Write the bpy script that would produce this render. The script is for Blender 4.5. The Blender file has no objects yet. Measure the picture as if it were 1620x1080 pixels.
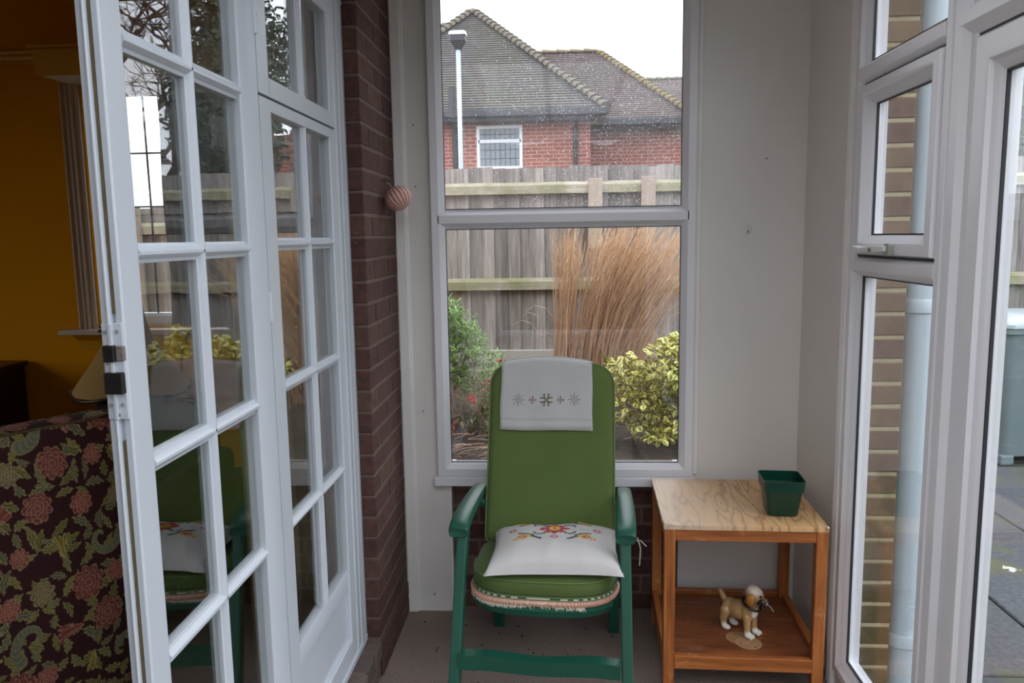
import bpy, bmesh, math, random
from mathutils import Vector, Matrix, Euler
import numpy as np
random.seed(7); RNG = np.random.default_rng(11)
PI = math.pi
C = bpy.context.scene.collection
S = bpy.context.scene

# ------------------------------------------------------------------ camera
cam = bpy.data.cameras.new('camera'); cam.sensor_width = 36; cam.sensor_fit = 'HORIZONTAL'
cam.lens = 1241.0 * 36 / 1620
co = bpy.data.objects.new('camera', cam); C.objects.link(co)
rt = Vector((0.99809131, 0.0597881, -0.01546346)); dn = Vector((-0.00737999, -0.13312818, -0.99107135)); fw = Vector((-0.0613129, 0.98929382, -0.13243284))
m = Matrix((rt, -dn, -fw)).transposed().to_4x4(); m.translation = (0, 0, 1.56)
co.matrix_world = m
cam.clip_start = 0.05; cam.clip_end = 400
S.camera = co
# ------------------------------------------------------------------ world: bright overcast sky
w = bpy.data.worlds.new('world'); S.world = w; w.use_nodes = True
nt = w.node_tree; bg = nt.nodes['Background']
tc = nt.nodes.new('ShaderNodeTexCoord'); sx = nt.nodes.new('ShaderNodeSeparateXYZ'); cr = nt.nodes.new('ShaderNodeValToRGB')
nt.links.new(tc.outputs['Generated'], sx.inputs[0]); nt.links.new(sx.outputs[2], cr.inputs[0])
cr.color_ramp.elements[0].position = 0.0; cr.color_ramp.elements[0].color = (0.86, 0.91, 1.0, 1)
cr.color_ramp.elements[1].position = 1.0; cr.color_ramp.elements[1].color = (1.0, 1.03, 1.12, 1)
nt.links.new(cr.outputs[0], bg.inputs[0]); bg.inputs[1].default_value = 2.0
S.view_settings.view_transform = 'Standard'; S.view_settings.look = 'None'
S.view_settings.gamma = 1; S.view_settings.exposure = 0.72; S.view_settings.use_curve_mapping = False
def portal(loc, rot, sx_, sy_):
    l = bpy.data.lights.new('portal', 'AREA'); l.shape = 'RECTANGLE'; l.size = sx_; l.size_y = sy_
    l.cycles.is_portal = True
    o = bpy.data.objects.new('portal', l); C.objects.link(o); o.location = loc; o.rotation_euler = rot
portal((0.01, 3.2, 1.55), (-PI/2, 0, 0), 0.95, 1.9)          # emits towards -y
portal((1.06, 0.75, 1.3), (0, PI/2, 0), 2.5, 3.8)            # emits towards -x
portal((-2.1, 4.5, 1.75), (-PI/2, 0, 0), 1.1, 1.2)
portal((-5.35, 1.4, 1.7), (0, -PI/2, 0), 1.7, 2.6)
portal((0.17, 0.04, 2.72), (0, 0, 0), 1.6, 2.75)
portal((0.12, -1.5, 1.55), (PI/2, 0, 0), 1.5, 1.9)
try:
    S.cycles.use_denoising = True; S.cycles.denoiser = 'OPENIMAGEDENOISE'; S.cycles.denoising_prefilter = 'ACCURATE'
    S.cycles.max_bounces = 10; S.cycles.diffuse_bounces = 5; S.cycles.glossy_bounces = 4
    S.cycles.transparent_max_bounces = 24; S.cycles.caustics_reflective = False; S.cycles.caustics_refractive = False
    S.cycles.sample_clamp_indirect = 4.0
except Exception: pass

# ------------------------------------------------------------------ material helpers
def lin(r, g, b):
    f = lambda c: (c/255/12.92) if c/255 <= 0.04045 else ((c/255+0.055)/1.055)**2.4
    return (f(r), f(g), f(b), 1)
class NT:
    def __init__(s, name):
        s.m = bpy.data.materials.new(name); s.m.use_nodes = True; s.t = s.m.node_tree
        s.b = s.t.nodes['Principled BSDF']
    def n(s, typ, **k):
        x = s.t.nodes.new(typ)
        for a, v in k.items(): setattr(x, a, v)
        return x
    def l(s, a, b): s.t.links.new(a, b)
    def math(s, op, a, b=None, clamp=False):
        x = s.n('ShaderNodeMath', operation=op); x.use_clamp = clamp
        for i, v in enumerate((a, b)):
            if v is None: continue
            if isinstance(v, (int, float)): x.inputs[i].default_value = v
            else: s.l(v, x.inputs[i])
        return x.outputs[0]
    def mix(s, f, a, b, mode='MIX'):
        x = s.n('ShaderNodeMix', data_type='RGBA', blend_type=mode)
        for i, v in ((0, f), (6, a), (7, b)):
            if isinstance(v, (int, float)): x.inputs[i].default_value = v
            elif isinstance(v, tuple): x.inputs[i].default_value = v
            else: s.l(v, x.inputs[i])
        return x.outputs[2]
    def coord(s, kind='Object', scale=(1, 1, 1)):
        t = s.n('ShaderNodeTexCoord'); mp = s.n('ShaderNodeMapping'); mp.inputs['Scale'].default_value = scale
        s.l(t.outputs[kind], mp.inputs[0]); return mp.outputs[0]
    def noise(s, vec, scale, detail=4, rough=0.6):
        x = s.n('ShaderNodeTexNoise'); x.inputs['Scale'].default_value = scale; x.inputs['Detail'].default_value = detail
        x.inputs['Roughness'].default_value = rough; s.l(vec, x.inputs['Vector']); return x.outputs['Fac']
    def ramp(s, v, stops):
        x = s.n('ShaderNodeValToRGB'); e = x.color_ramp.elements
        e[0].position = stops[0][0]; e[0].color = stops[0][1]; e[1].position = stops[-1][0]; e[1].color = stops[-1][1]
        for p, c in stops[1:-1]:
            q = e.new(p); q.color = c
        s.l(v, x.inputs[0]); return x.outputs[0]
    def bump(s, h, strength=0.3, dist=0.002):
        x = s.n('ShaderNodeBump'); x.inputs['Strength'].default_value = strength; x.inputs['Distance'].default_value = dist
        s.l(h, x.inputs['Height']); s.l(x.outputs[0], s.b.inputs['Normal'])
    def col(s, v):
        if isinstance(v, tuple): s.b.inputs['Base Color'].default_value = v
        else: s.l(v, s.b.inputs['Base Color'])
    def rough(s, v): s.b.inputs['Roughness'].default_value = v
def sc(c, k): return (c[0]*k, c[1]*k, c[2]*k, 1)
def simple(name, c, rough=0.6, var=0.15, scale=20, bump=0.0, bscale=None, stretch=(1, 1, 1), rnd=0.0, metal=0, coat=0, kind='Object', c2=None, dist=0.002):
    n = NT(name); v = n.coord(kind, stretch); f = n.noise(v, scale)
    cc = n.mix(f, sc(c, 1-var), c2 if c2 else sc(c, 1+var))
    if rnd:
        oi = n.n('ShaderNodeObjectInfo'); r = n.math('ADD', n.math('MULTIPLY', oi.outputs['Random'], 2*rnd), 1-rnd)
        hs = n.n('ShaderNodeHueSaturation'); n.l(cc, hs.inputs['Color']); n.l(r, hs.inputs['Value'])
        n.l(n.math('ADD', n.math('MULTIPLY', oi.outputs['Random'], 0.02), 0.49), hs.inputs['Hue']); cc = hs.outputs[0]
    n.col(cc); n.rough(rough); n.b.inputs['Metallic'].default_value = metal
    if coat: n.b.inputs['Coat Weight'].default_value = coat; n.b.inputs['Coat Roughness'].default_value = 0.15
    if bump: n.bump(n.noise(v, bscale or scale*2, 6), bump, dist)
    return n.m

M = {}
M['upvc'] = simple('upvc', lin(232, 231, 236), 0.32, 0.03, 3, 0.03, 30)
M['gasket'] = simple('gasket', lin(40, 40, 44), 0.6, 0.1)
M['paint'] = simple('gloss_white_paint', lin(198, 204, 212), 0.3, 0.04, 6, 0.25, 60, (1, 1, 0.3), dist=0.001)
M['wallwhite'] = simple('white_wall', lin(226, 222, 217), 0.55, 0.06, 2.5, 0.25, 90, dist=0.001)
M['board'] = simple('white_board', lin(232, 230, 227), 0.5, 0.05, 4, 0.2, 60, dist=0.001)
M['ceiling'] = simple('ceiling_white', lin(215, 212, 205), 0.8, 0.04)
M['ochre'] = simple('ochre_paint', (0.64, 0.255, 0.002, 1), 0.85, 0.08, 3, 0.15, 80)
M['ochre'].node_tree.nodes['Principled BSDF'].inputs['Specular IOR Level'].default_value = 0.1
M['ochregloss'] = simple('ochre_gloss_wood', (0.62, 0.29, 0.01, 1), 0.3, 0.12, 6, 0.1, 30)
M['roomtrim'] = simple('cream_trim', lin(190, 170, 150), 0.4, 0.05)
M['roomcarpet'] = simple('green_brown_carpet', lin(78, 72, 40), 0.95, 0.5, 90, 0.8, 200, dist=0.01)
M['darkwood'] = simple('mahogany', lin(52, 22, 14), 0.35, 0.3, 8, 0.1, 30, (1, 1, 0.1))
M['cablegrey'] = simple('blue_grey_cable', lin(80, 90, 100), 0.5)
M['blackpaint'] = simple('black_metal', lin(22, 19, 18), 0.45, 0.5, 60, 0.6, 200)
M['rust'] = simple('rusty_worn_metal', lin(120, 112, 106), 0.5, 0.6, 120, 0.6, 200)
M['strip'] = simple('brown_weather_strip', lin(96, 84, 58), 0.8, 0.4, 30, 0.5, 80)
M['screw'] = simple('painted_screw', lin(150, 148, 146), 0.4)
M['nail'] = simple('nail', lin(40, 34, 30), 0.5)

def brickmat(name, c1, c2, rnd=0.28, moss=False):
    n = NT(name); v = n.coord('Object'); oi = n.n('ShaderNodeObjectInfo')
    g = n.n('ShaderNodeNewGeometry')
    f = n.noise(g.outputs['Position'], 26, 6, 0.7); cc = n.mix(n.ramp(f, [(0.3, (0, 0, 0, 1)), (0.7, (1, 1, 1, 1))]), c1, c2)
    hs = n.n('ShaderNodeHueSaturation'); n.l(cc, hs.inputs['Color'])
    n.l(n.math('ADD', n.math('MULTIPLY', oi.outputs['Random'], 2*rnd), 1-rnd), hs.inputs['Value'])
    n.l(n.math('ADD', n.math('MULTIPLY', oi.outputs['Random'], 0.03), 0.485), hs.inputs['Hue'])
    cc = hs.outputs[0]
    sp = n.ramp(n.noise(g.outputs['Position'], 120, 2), [(0.70, (0, 0, 0, 1)), (0.76, (1, 1, 1, 1))])
    cc = n.mix(n.math('MULTIPLY', sp, 0.45), cc, lin(170, 160, 150))
    if moss:
        s3 = n.n('ShaderNodeSeparateXYZ'); n.l(g.outputs['Position'], s3.inputs[0])
        low = n.math('SUBTRACT', 1.35, n.math('MULTIPLY', s3.outputs[2], 1.3), True)
        mk = n.math('MULTIPLY', low, n.ramp(n.noise(g.outputs['Position'], 9, 5), [(0.35, (0, 0, 0, 1)), (0.6, (1, 1, 1, 1))]))
        cc = n.mix(n.math('MULTIPLY', mk, 0.85), cc, lin(66, 68, 38))
    n.col(cc); n.rough(0.9); n.bump(n.noise(g.outputs['Position'], 90, 6), 0.5, 0.003)
    return n.m
M['brick_dark'] = brickmat('dark_red_brick', lin(66, 44, 40), lin(98, 66, 58), 0.2)
M['brick_step'] = brickmat('grey_brown_step_brick', lin(78, 68, 64), lin(108, 92, 84), 0.2)
M['brick_pier'] = brickmat('brown_pier_brick', lin(100, 80, 66), lin(128, 104, 86), 0.16, True)
M['mortar_dark'] = simple('dark_mortar', lin(112, 92, 84), 0.95, 0.35, 60, 0.6, 200)
M['mortar_pale'] = simple('pale_mortar', lin(172, 160, 130), 0.95, 0.3, 40, 0.6, 120)
M['sealant'] = simple('white_sealant', lin(215, 210, 205), 0.5, 0.4, 60)

def glassmat(name, refl=1.0, tint=(0.97, 0.98, 0.97, 1), wav=0.0):
    n = NT(name); n.t.nodes.remove(n.b)
    out = [x for x in n.t.nodes if x.type == 'OUTPUT_MATERIAL'][0]
    lw = n.n('ShaderNodeLayerWeight'); lw.inputs['Blend'].default_value = 0.5
    F = n.math('MULTIPLY', n.math('ADD', n.math('MULTIPLY', n.math('POWER', lw.outputs['Facing'], 5.0), 0.96), 0.04), refl, True)
    tr = n.n('ShaderNodeBsdfTransparent'); tr.inputs[0].default_value = tint
    gl = n.n('ShaderNodeBsdfGlossy'); gl.inputs['Roughness'].default_value = 0.0; gl.inputs['Color'].default_value = (1, 1, 1, 1)
    if wav:
        g = n.n('ShaderNodeNewGeometry'); b = n.n('ShaderNodeBump'); b.inputs['Strength'].default_value = wav; b.inputs['Distance'].default_value = 0.001
        n.l(n.noise(g.outputs['Position'], 9, 1), b.inputs['Height']); n.l(b.outputs[0], gl.inputs['Normal'])
    mx = n.n('ShaderNodeMixShader'); n.l(F, mx.inputs[0]); n.l(tr.outputs[0], mx.inputs[1]); n.l(gl.outputs[0], mx.inputs[2])
    n.l(mx.outputs[0], out.inputs[0]); return n.m
M['glass'] = glassmat('double_glazing', 0.9)
n = NT('rain_streaked_glass'); n.t.nodes.remove(n.b); out_ = [x for x in n.t.nodes if x.type == 'OUTPUT_MATERIAL'][0]
lw_ = n.n('ShaderNodeLayerWeight'); lw_.inputs['Blend'].default_value = 0.5
F_ = n.math('ADD', n.math('MULTIPLY', n.math('POWER', lw_.outputs['Facing'], 5.0), 0.96), 0.035, True)
tr_, gl_, tl_ = n.n('ShaderNodeBsdfTransparent'), n.n('ShaderNodeBsdfGlossy'), n.n('ShaderNodeBsdfTranslucent'); gl_.inputs['Roughness'].default_value = 0.0
m1, m2 = n.n('ShaderNodeMixShader'), n.n('ShaderNodeMixShader'); gg = n.n('ShaderNodeNewGeometry')
n.l(n.math('MULTIPLY', n.noise(gg.outputs['Position'], 7, 6, .8), .10), m1.inputs[0]); n.l(tr_.outputs[0], m1.inputs[1]); n.l(tl_.outputs[0], m1.inputs[2])
n.l(F_, m2.inputs[0]); n.l(m1.outputs[0], m2.inputs[1]); n.l(gl_.outputs[0], m2.inputs[2]); n.l(m2.outputs[0], out_.inputs[0]); M['wetglass'] = n.m
M['oldglass'] = glassmat('old_window_glass', 1.35, (0.94, 0.96, 0.95, 1), 0.25)

# ------------------------------------------------------------------ object helpers
def link(name, me, mats, parent=None, smooth=False):
    o = bpy.data.objects.new(name, me); C.objects.link(o)
    for mm in (mats if isinstance(mats, (list, tuple)) else [mats]): me.materials.append(mm)
    if smooth:
        me.polygons.foreach_set('use_smooth', [True]*len(me.polygons))
    if parent is not None:
        o.parent = parent
    return o
def tag(o, label=None, cat=None, group=None, kind=None):
    if label: o['label'] = label
    if cat: o['category'] = cat
    if group: o['group'] = group
    if kind: o['kind'] = kind
    return o
def empty(name, loc=(0, 0, 0), rz=0, label=None, cat=None, group=None, kind=None):
    o = bpy.data.objects.new(name, None); C.objects.link(o); o.location = loc; o.rotation_euler = (0, 0, rz)
    o.empty_display_size = 0.05
    return tag(o, label, cat, group, kind)
class MB:
    def __init__(s): s.v = []; s.f = []; s.mi = []
    def add(s, vs, fs, mi=0):
        b = len(s.v); s.v += [tuple(x) for x in vs]; s.f += [tuple(b+i for i in f) for f in fs]; s.mi += [mi]*len(fs); return s
    def box(s, lo, hi, rot=None, piv=None, mi=0):
        x0, y0, z0 = lo; x1, y1, z1 = hi
        vs = [Vector(p) for p in ((x0,y0,z0),(x1,y0,z0),(x1,y1,z0),(x0,y1,z0),(x0,y0,z1),(x1,y0,z1),(x1,y1,z1),(x0,y1,z1))]
        if rot is not None:
            p = Vector(piv) if piv is not None else (vs[0]+vs[6])/2
            R = rot.to_matrix() if hasattr(rot, 'to_matrix') else rot
            vs = [R @ (v-p) + p for v in vs]
        return s.add(vs, [(0,3,2,1),(4,5,6,7),(0,1,5,4),(1,2,6,5),(2,3,7,6),(3,0,4,7)], mi)
    def loft(s, rings, cap=True, close=True, mi=0):
        n = len(rings[0]); vs = [p for r in rings for p in r]; fs = []
        for i in range(len(rings)-1):
            for j in range(n if close else n-1):
                k = (j+1) % n; fs.append((i*n+j, i*n+k, (i+1)*n+k, (i+1)*n+j))
        if cap:
            fs.append(tuple(range(n-1, -1, -1))); fs.append(tuple((len(rings)-1)*n+j for j in range(n)))
        return s.add(vs, fs, mi)
    def tube(s, pts, r, n=6, mi=0, cap=True):
        pts = [Vector(p) for p in pts]; rs = r if isinstance(r, (list, tuple)) else [r]*len(pts); rings = []
        up = Vector((0, 0, 1)); 
        d0 = (pts[1]-pts[0]).normalized(); a = d0.cross(up)
        if a.length < 0.05: a = d0.cross(Vector((1, 0, 0)))
        a.normalize()
        for i, p in enumerate(pts):
            d = (pts[min(i+1, len(pts)-1)]-pts[max(i-1, 0)]).normalized()
            a = (a - d*a.dot(d)); a = a.normalized() if a.length > 1e-6 else d.orthogonal().normalized(); b = d.cross(a)
            rings.append([p + (a*math.cos(2*PI*k/n)+b*math.sin(2*PI*k/n))*rs[i] for k in range(n)])
        return s.loft(rings, cap, mi=mi)
    def lathe(s, prof, n=24, c=(0, 0, 0), mi=0, cap=True):
        return s.loft([[(c[0]+r*math.cos(2*PI*k/n), c[1]+r*math.sin(2*PI*k/n), c[2]+z) for k in range(n)] for r, z in prof], cap, mi=mi)
    def build(s, name, mats, parent=None, smooth=False, bevel=0, seg=2, norm=True, sub=0, auto=None):
        me = bpy.data.meshes.new(name); me.from_pydata(s.v, [], s.f)
        if any(s.mi): me.polygons.foreach_set('material_index', s.mi)
        if norm:
            bm = bmesh.new(); bm.from_mesh(me); bmesh.ops.recalc_face_normals(bm, faces=bm.faces); bm.to_mesh(me); bm.free()
        o = link(name, me, mats, parent, smooth)
        if bevel:
            b = o.modifiers.new('bevel', 'BEVEL'); b.width = bevel; b.segments = seg; b.limit_method = 'ANGLE'; b.harden_normals = False
        if sub:
            b = o.modifiers.new('sub', 'SUBSURF'); b.levels = sub; b.render_levels = sub
        if auto:
            me.polygons.foreach_set('use_smooth', [True]*len(me.polygons)); me.set_sharp_from_angle(angle=math.radians(auto))
        return o
def box(name, lo, hi, mat, parent=None, bevel=0, rot=None):
    return MB().box(lo, hi, rot).build(name, mat, parent, bevel=bevel)
def ringframe(name, mp, u0, v0, u1, v1, prof, mat, parent=None, auto=30):
    b = MB(); n = len(prof); vs = []
    for (t, h) in prof:
        vs += [mp(u0+t, v0+t, h), mp(u1-t, v0+t, h), mp(u1-t, v1-t, h), mp(u0+t, v1-t, h)]
    fs = []
    for i in range(n):
        j = (i+1) % n
        for k in range(4):
            l = (k+1) % 4; fs.append((i*4+k, i*4+l, j*4+l, j*4+k))
    return b.add(vs, fs).build(name, mat, parent, auto=auto)
def barprof(name, mp, along, a0, a1, c0, c1, prof, mat, parent=None):
    """prof: closed list of (t 0..1 across, h); along 'u' or 'v'"""
    rings = []
    for a in (a0, a1):
        rings.append([mp(a, c0+(c1-c0)*t, h) if along == 'u' else mp(c0+(c1-c0)*t, a, h) for t, h in prof])
    return MB().loft(rings).build(name, mat, parent, auto=30)
def copyob(o, parent=None, loc=None, rot=None, name=None):
    c = o.copy(); C.objects.link(c)
    if parent is not None: c.parent = parent
    if loc is not None: c.location = loc
    if rot is not None: c.rotation_euler = rot
    return c
def brickmesh(lx, ly, lz, ch=0.003, name='brick'):
    b = bmesh.new(); bmesh.ops.create_cube(b, size=1.0)
    for v in b.verts: v.co = Vector((v.co.x*lx, v.co.y*ly, v.co.z*lz))
    bmesh.ops.bevel(b, geom=b.edges[:], offset=ch, segments=1, affect='EDGES')
    me = bpy.data.meshes.new(name); b.to_mesh(me); b.free(); return me
def place(me, name, parent, loc, mat, rot=(0, 0, 0), first={}):
    if not me.materials: me.materials.append(mat)
    o = bpy.data.objects.new(name, me); C.objects.link(o); o.parent = parent; o.location = loc; o.rotation_euler = rot; return o
def j(a): return random.uniform(-a, a)

# ================================================================== STRUCTURE
CZ = 2.58
# --- carpet floor
n = NT('brown_flecked_carpet'); g = n.n('ShaderNodeNewGeometry'); P_ = g.outputs['Position']
f1 = n.noise(P_, 210, 4, 0.8); f2 = n.noise(P_, 3.5, 4)
cc = n.ramp(f1, [(0.34, lin(92, 76, 70)), (0.5, lin(158, 138, 128)), (0.68, lin(214, 198, 188))])
cc = n.mix(n.math('MULTIPLY', f2, 0.7), cc, lin(132, 112, 102)); n.col(cc); n.rough(0.97); n.bump(f1, 1.0, 0.006)
M['carpet'] = n.m
floor = tag(box('floor', (-0.66, -1.3, -0.12), (0.94, 3.16, 0.0), M['carpet']), kind='structure')
tag(box('ceiling', (-0.7, 1.45, CZ), (1.1, 3.4, CZ+0.1), M['ceiling']), kind='structure')
rg = tag(MB().box((-0.7, -1.45, CZ), (-0.6, 1.45, CZ+0.1)).box((0.95, -1.45, CZ), (1.1, 1.45, CZ+0.1)).box((-0.7, -1.45, CZ), (1.1, -1.3, CZ+0.1)).box((-0.7, 1.38, CZ), (1.1, 1.46, CZ+0.09)).build('window_roof_added', M['upvc']), kind='structure')  # roof glazing out of view, added to raise the porch light level
for x in (-0.08, 0.43): box('glazing_bar', (x-0.02, -1.4, CZ+0.02), (x+0.02, 1.44, CZ+0.09), M['upvc'], rg)
for x0, x1 in ((-0.6, -0.1), (-0.06, 0.41), (0.45, 0.95)): box('pane', (x0, -1.3, CZ+0.05), (x1, 1.38, CZ+0.055), M['glass'], rg)
YB = 3.108; XR = 0.94
# --- back wall
wb = MB()
wb.box((-0.655, YB, -0.1), (-0.455, YB+0.2, 0.60)).box((-0.655, YB, 0.60), (-0.50, YB+0.2, CZ))
wb.box((0.475, YB, -0.1), (1.0, YB+0.2, 0.60)).box((0.52, YB, 0.6), (1.0, YB+0.2, CZ))
wb.box((-0.5, YB, 2.56), (0.52, YB+0.2, CZ))
wall_back = tag(wb.build('wall_back', M['wallwhite']), kind='structure')
box('edge_strip', (-0.645, YB-0.014, 0.0), (-0.605, YB+0.01, CZ), M['board'], wall_back, 0.003)
box('edge_strip', (-0.606, YB-0.006, 0.0), (-0.596, YB+0.01, CZ), M['board'], wall_back, 0.003)
box('edge_strip', (-0.462, YB-0.004, 0.0), (-0.452, YB+0.04, 0.56), M['board'], wall_back, 0.001)
box('edge_strip', (0.527, YB-0.012, 0.6), (0.548, YB+0.01, CZ), M['board'], wall_back, 0.005)
box('mortar_bed', (-0.455, YB+0.042, -0.1), (0.475, YB+0.2, 0.60), M['mortar_dark'], wall_back)
bm_ = brickmesh(0.215, 0.1, 0.065)
for r in range(8):
    for k in range(-1, 5):
        x = -0.455 + k*0.225 + (0.1125 if r % 2 else 0) + 0.11
        if x-0.1 > 0.46 or x+0.1 < -0.45: continue
        place(bm_, 'brick', wall_back, (x, YB+0.09+j(0.002), 0.035+r*0.075), M['brick_dark'], (0, 0, j(0.01)))
# --- left wall: brick pillar with plinth and step
wl = MB().box((-0.95, 2.616, 0.0), (-0.6505, 4.40, CZ)).box((-0.80, 2.50, 0.0), (-0.70, 2.62, CZ))
wl.box((-0.76, -1.35, -0.1), (-0.652, 3.12, 0.135))
wall_left = tag(wl.build('wall_left', M['mortar_dark']), kind='structure')
bs = brickmesh(0.10, 0.215, 0.065); bh = brickmesh(0.062, 0.102, 0.065)
for r in range(0, 33):
    z = 0.178 + r*0.075
    off = 0.0 if r % 2 == 0 else -0.1125
    for k in range(-1, 4):
        yc = 2.61+0.1075+off+k*0.225
        y0, y1 = max(yc-0.1075, 2.61), min(yc+0.1075, 3.10)
        if y1-y0 < 0.03: continue
        L = y1-y0
        if L > 0.21: me = bs
        else:
            key = 'b%.3f' % L
            if key not in M: M[key] = brickmesh(0.10, L, 0.065)
            me = M[key]
        place(me, 'brick', wall_left, (-0.698+j(0.0015), (y0+y1)/2, z), M['brick_dark'], (0, 0, j(0.006)))
# plinth courses
for r in range(2):
    for k in range(3):
        y0 = 2.60+k*0.225+(0.0 if r else -0.1)
        y1 = min(y0+0.215, 3.10); y0 = max(y0, 2.60)
        if y1-y0 < 0.03: continue
        place(brickmesh(0.10, y1-y0, 0.06), 'brick', wall_left, (-0.692, (y0+y1)/2, 0.034+r*0.068), M['brick_dark'], (0, 0, j(0.006)))
st = brickmesh(0.115, 0.094, 0.064, 0.005); st2 = brickmesh(0.10, 0.205, 0.06, 0.004)
for k in range(38):
    y = 2.548-k*0.103
    if y < -1.25: break
    place(st, 'step_brick', wall_left, (-0.70+j(0.002), y, 0.108+j(0.002)), M['brick_step'], (0, 0, j(0.02)))
for k in range(18):
    place(st2, 'step_brick', wall_left, (-0.702+j(0.002), 2.49-k*0.216, 0.038), M['brick_step'], (0, 0, j(0.01)))
# wall left beyond the open doorway (behind the camera) and lintel
wl2 = MB().box((-0.95, -1.35, 0.0), (-0.70, 0.38, CZ)).box((-0.95, 0.38, 2.34), (-0.70, 2.62, CZ))
wl2.build('rendered_lining', M['wallwhite'], wall_left)
# --- right wall
wr = MB().box((XR, 2.602, -0.1), (1.0, 3.3, CZ)).box((XR, -1.4, -0.1), (1.0, 2.602, 0.055)).box((XR, -1.4, 2.5), (1.0, 2.602, CZ)).box((XR, -1.4, 0), (1.0, -1.1, CZ))
wall_right = tag(wr.build('wall_right', M['wallwhite']), kind='structure')
barprof('architrave', lambda u, v, h: (XR-h, u, v), 'v', 0.0, CZ, 2.602, 2.668, [(0, 0), (0, .016), (.2, .020), (.32, .013), (.45, .018), (.75, .015), (.85, .006), (1, .006), (1, 0)], M['board'], wall_right)
tag(MB().box((-0.7, -1.45, -0.1), (1.05, -1.35, 0.6)).box((-0.7, -1.45, 2.5), (1.05, -1.35, CZ)).box((-0.7, -1.45, 0.6), (-0.62, -1.35, 2.5)).box((0.88, -1.45, 0.6), (1.05, -1.35, 2.5)).build('wall_front', M['wallwhite']), kind='structure')

# --- window_1 : tall two-light window in the back wall
mpB = lambda u, v, h: (u, YB-h, v)
PF = [(0, -.05), (0, .022), (.006, .028), (.034, .028), (.044, .018), (.049, .014), (.056, .004), (.056, -.006), (.048, -.006), (.048, -.05)]
win1 = ringframe('window_1', mpB, -0.505, 0.590, 0.527, 2.555, PF, M['upvc'])
tag(win1, kind='structure')
barprof('transom', mpB, 'u', -0.475, 0.497, 1.592, 1.668, [(0, -.05), (0, 0), (.1, .006), (.18, .016), (.3, .028), (.7, .028), (.82, .016), (.9, .006), (1, 0), (1, -.05)], M['upvc'], win1)
box('window_board', (-0.516, YB-0.034, 0.553), (0.533, YB+0.03, 0.592), M['upvc'], win1, 0.004)
box('pane', (-0.45, YB+0.006, 0.645), (0.472, YB+0.012, 1.594), M['glass'], win1)
box('pane', (-0.45, YB+0.006, 1.666), (0.472, YB+0.012, 2.50), M['wetglass'], win1)
for (a, b_) in ((0.646, 1.592), (1.668, 2.499)):
    ringframe('gasket', mpB, -0.4495, a, 0.4715, b_, [(0, -.006), (0, .001), (.003, .001), (.003, -.006)], M['gasket'], win1)
# raindrops and lime specks on the outside of the upper pane
n = NT('water_specks'); out_ = [x for x in n.t.nodes if x.type == 'OUTPUT_MATERIAL'][0]; trl = n.n('ShaderNodeBsdfTranslucent'); trl.inputs[0].default_value = (.95, .97, 1, 1); n.l(trl.outputs[0], out_.inputs[0]); M['drop'] = n.m
b = MB()
for i in range(4200):
    x = -0.44+0.90*random.random()**0.72; z = 1.68+0.8*random.random()
    if random.random() > 0.35+0.65*min(1, (x+0.5)/0.7): continue
    r = random.uniform(0.0007, 0.0015) if random.random() < 0.93 else random.uniform(0.0015, 0.0022); yy = YB+0.0122
    k = 5; ring = [(x+r*math.cos(2*PI*q/k), yy, z+r*1.25*math.sin(2*PI*q/k)) for q in range(k)]
    b.add(ring+[(x, yy+r*0.7, z)], [(q, (q+1) % k, k) for q in range(k)])
tag(b.build('raindrops', M['drop'], win1, norm=False), kind='stuff')

# --- window_2 : side window with opening sash, right wall
mpR = lambda u, v, h: (XR-h, u, v)
PR = [(0, -.06), (0, .006), (.006, .012), (.030, .012), (.040, .002), (.046, -.001), (.056, -.010), (.062, -.020), (.062, -.026), (.05, -.026), (.05, -.06)]
win2 = ringframe('window_2', mpR, 1.985, 0.062, 2.600, 2.50, PR, M['upvc']); tag(win2, kind='structure')
TB = [(0, -.06), (0, -.014), (.12, -.002), (.25, .010), (.35, .013), (.75, .013), (.88, .002), (1, -.014), (1, -.06)]
barprof('transom', mpR, 'u', 2.02, 2.572, 1.420, 1.486, TB, M['upvc'], win2)
barprof('transom', mpR, 'u', 2.02, 2.572, 2.000, 2.072, TB, M['upvc'], win2)
PS = [(0, -.05), (0, .002), (.005, .018), (.022, .022), (.036, .018), (.044, .008), (.056, -.004), (.060, -.014), (.060, -.02), (.05, -.02), (.05, -.05)]
sash = ringframe('sash', mpR, 2.030, 1.488, 2.545, 2.000, PS, M['upvc'], win2)
ringframe('gasket', mpR, 2.024, 1.482, 2.551, 2.006, [(0, -.02), (0, .001), (.007, .001), (.007, -.02)], M['gasket'], win2)
for (y0, z0, y1, z1, par) in ((2.045, 0.12, 2.54, 1.424, win2), (2.088, 1.545, 2.487, 1.942, sash), (2.045, 2.068, 2.54, 2.445, win2)):
    box('pane', (XR+0.022, y0, z0), (XR+0.028, y1, z1), M['glass'], par)
for (y0, z0, y1, z1, par) in ((2.047, 0.124, 2.538, 1.421, win2), (2.09, 1.548, 2.485, 1.94, sash), (2.047, 2.071, 2.538, 2.438, win2)):
    ringframe('gasket', mpR, y0, z0, y1, z1, [(0, -.020), (0, -.013), (.004, -.013), (.004, -.020)], M['gasket'], par)
hb = MB(); 
hb.loft([[(XR-0.024-dx, y, z) for dx, z in ((0, c-w_), (d, c-w_), (d, c+w_), (0, c+w_))] for (y, c, w_, d) in ((2.25, 1.510, .008, .020), (2.28, 1.509, .009, .022), (2.33, 1.507, .010, .022), (2.38, 1.506, .008, .020), (2.42, 1.505, .007, .020), (2.455, 1.507, .008, .024), (2.475, 1.511, .006, .024))])
M['handle'] = simple('worn_white_handle', lin(222, 222, 220), 0.25, 0.05)
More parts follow.
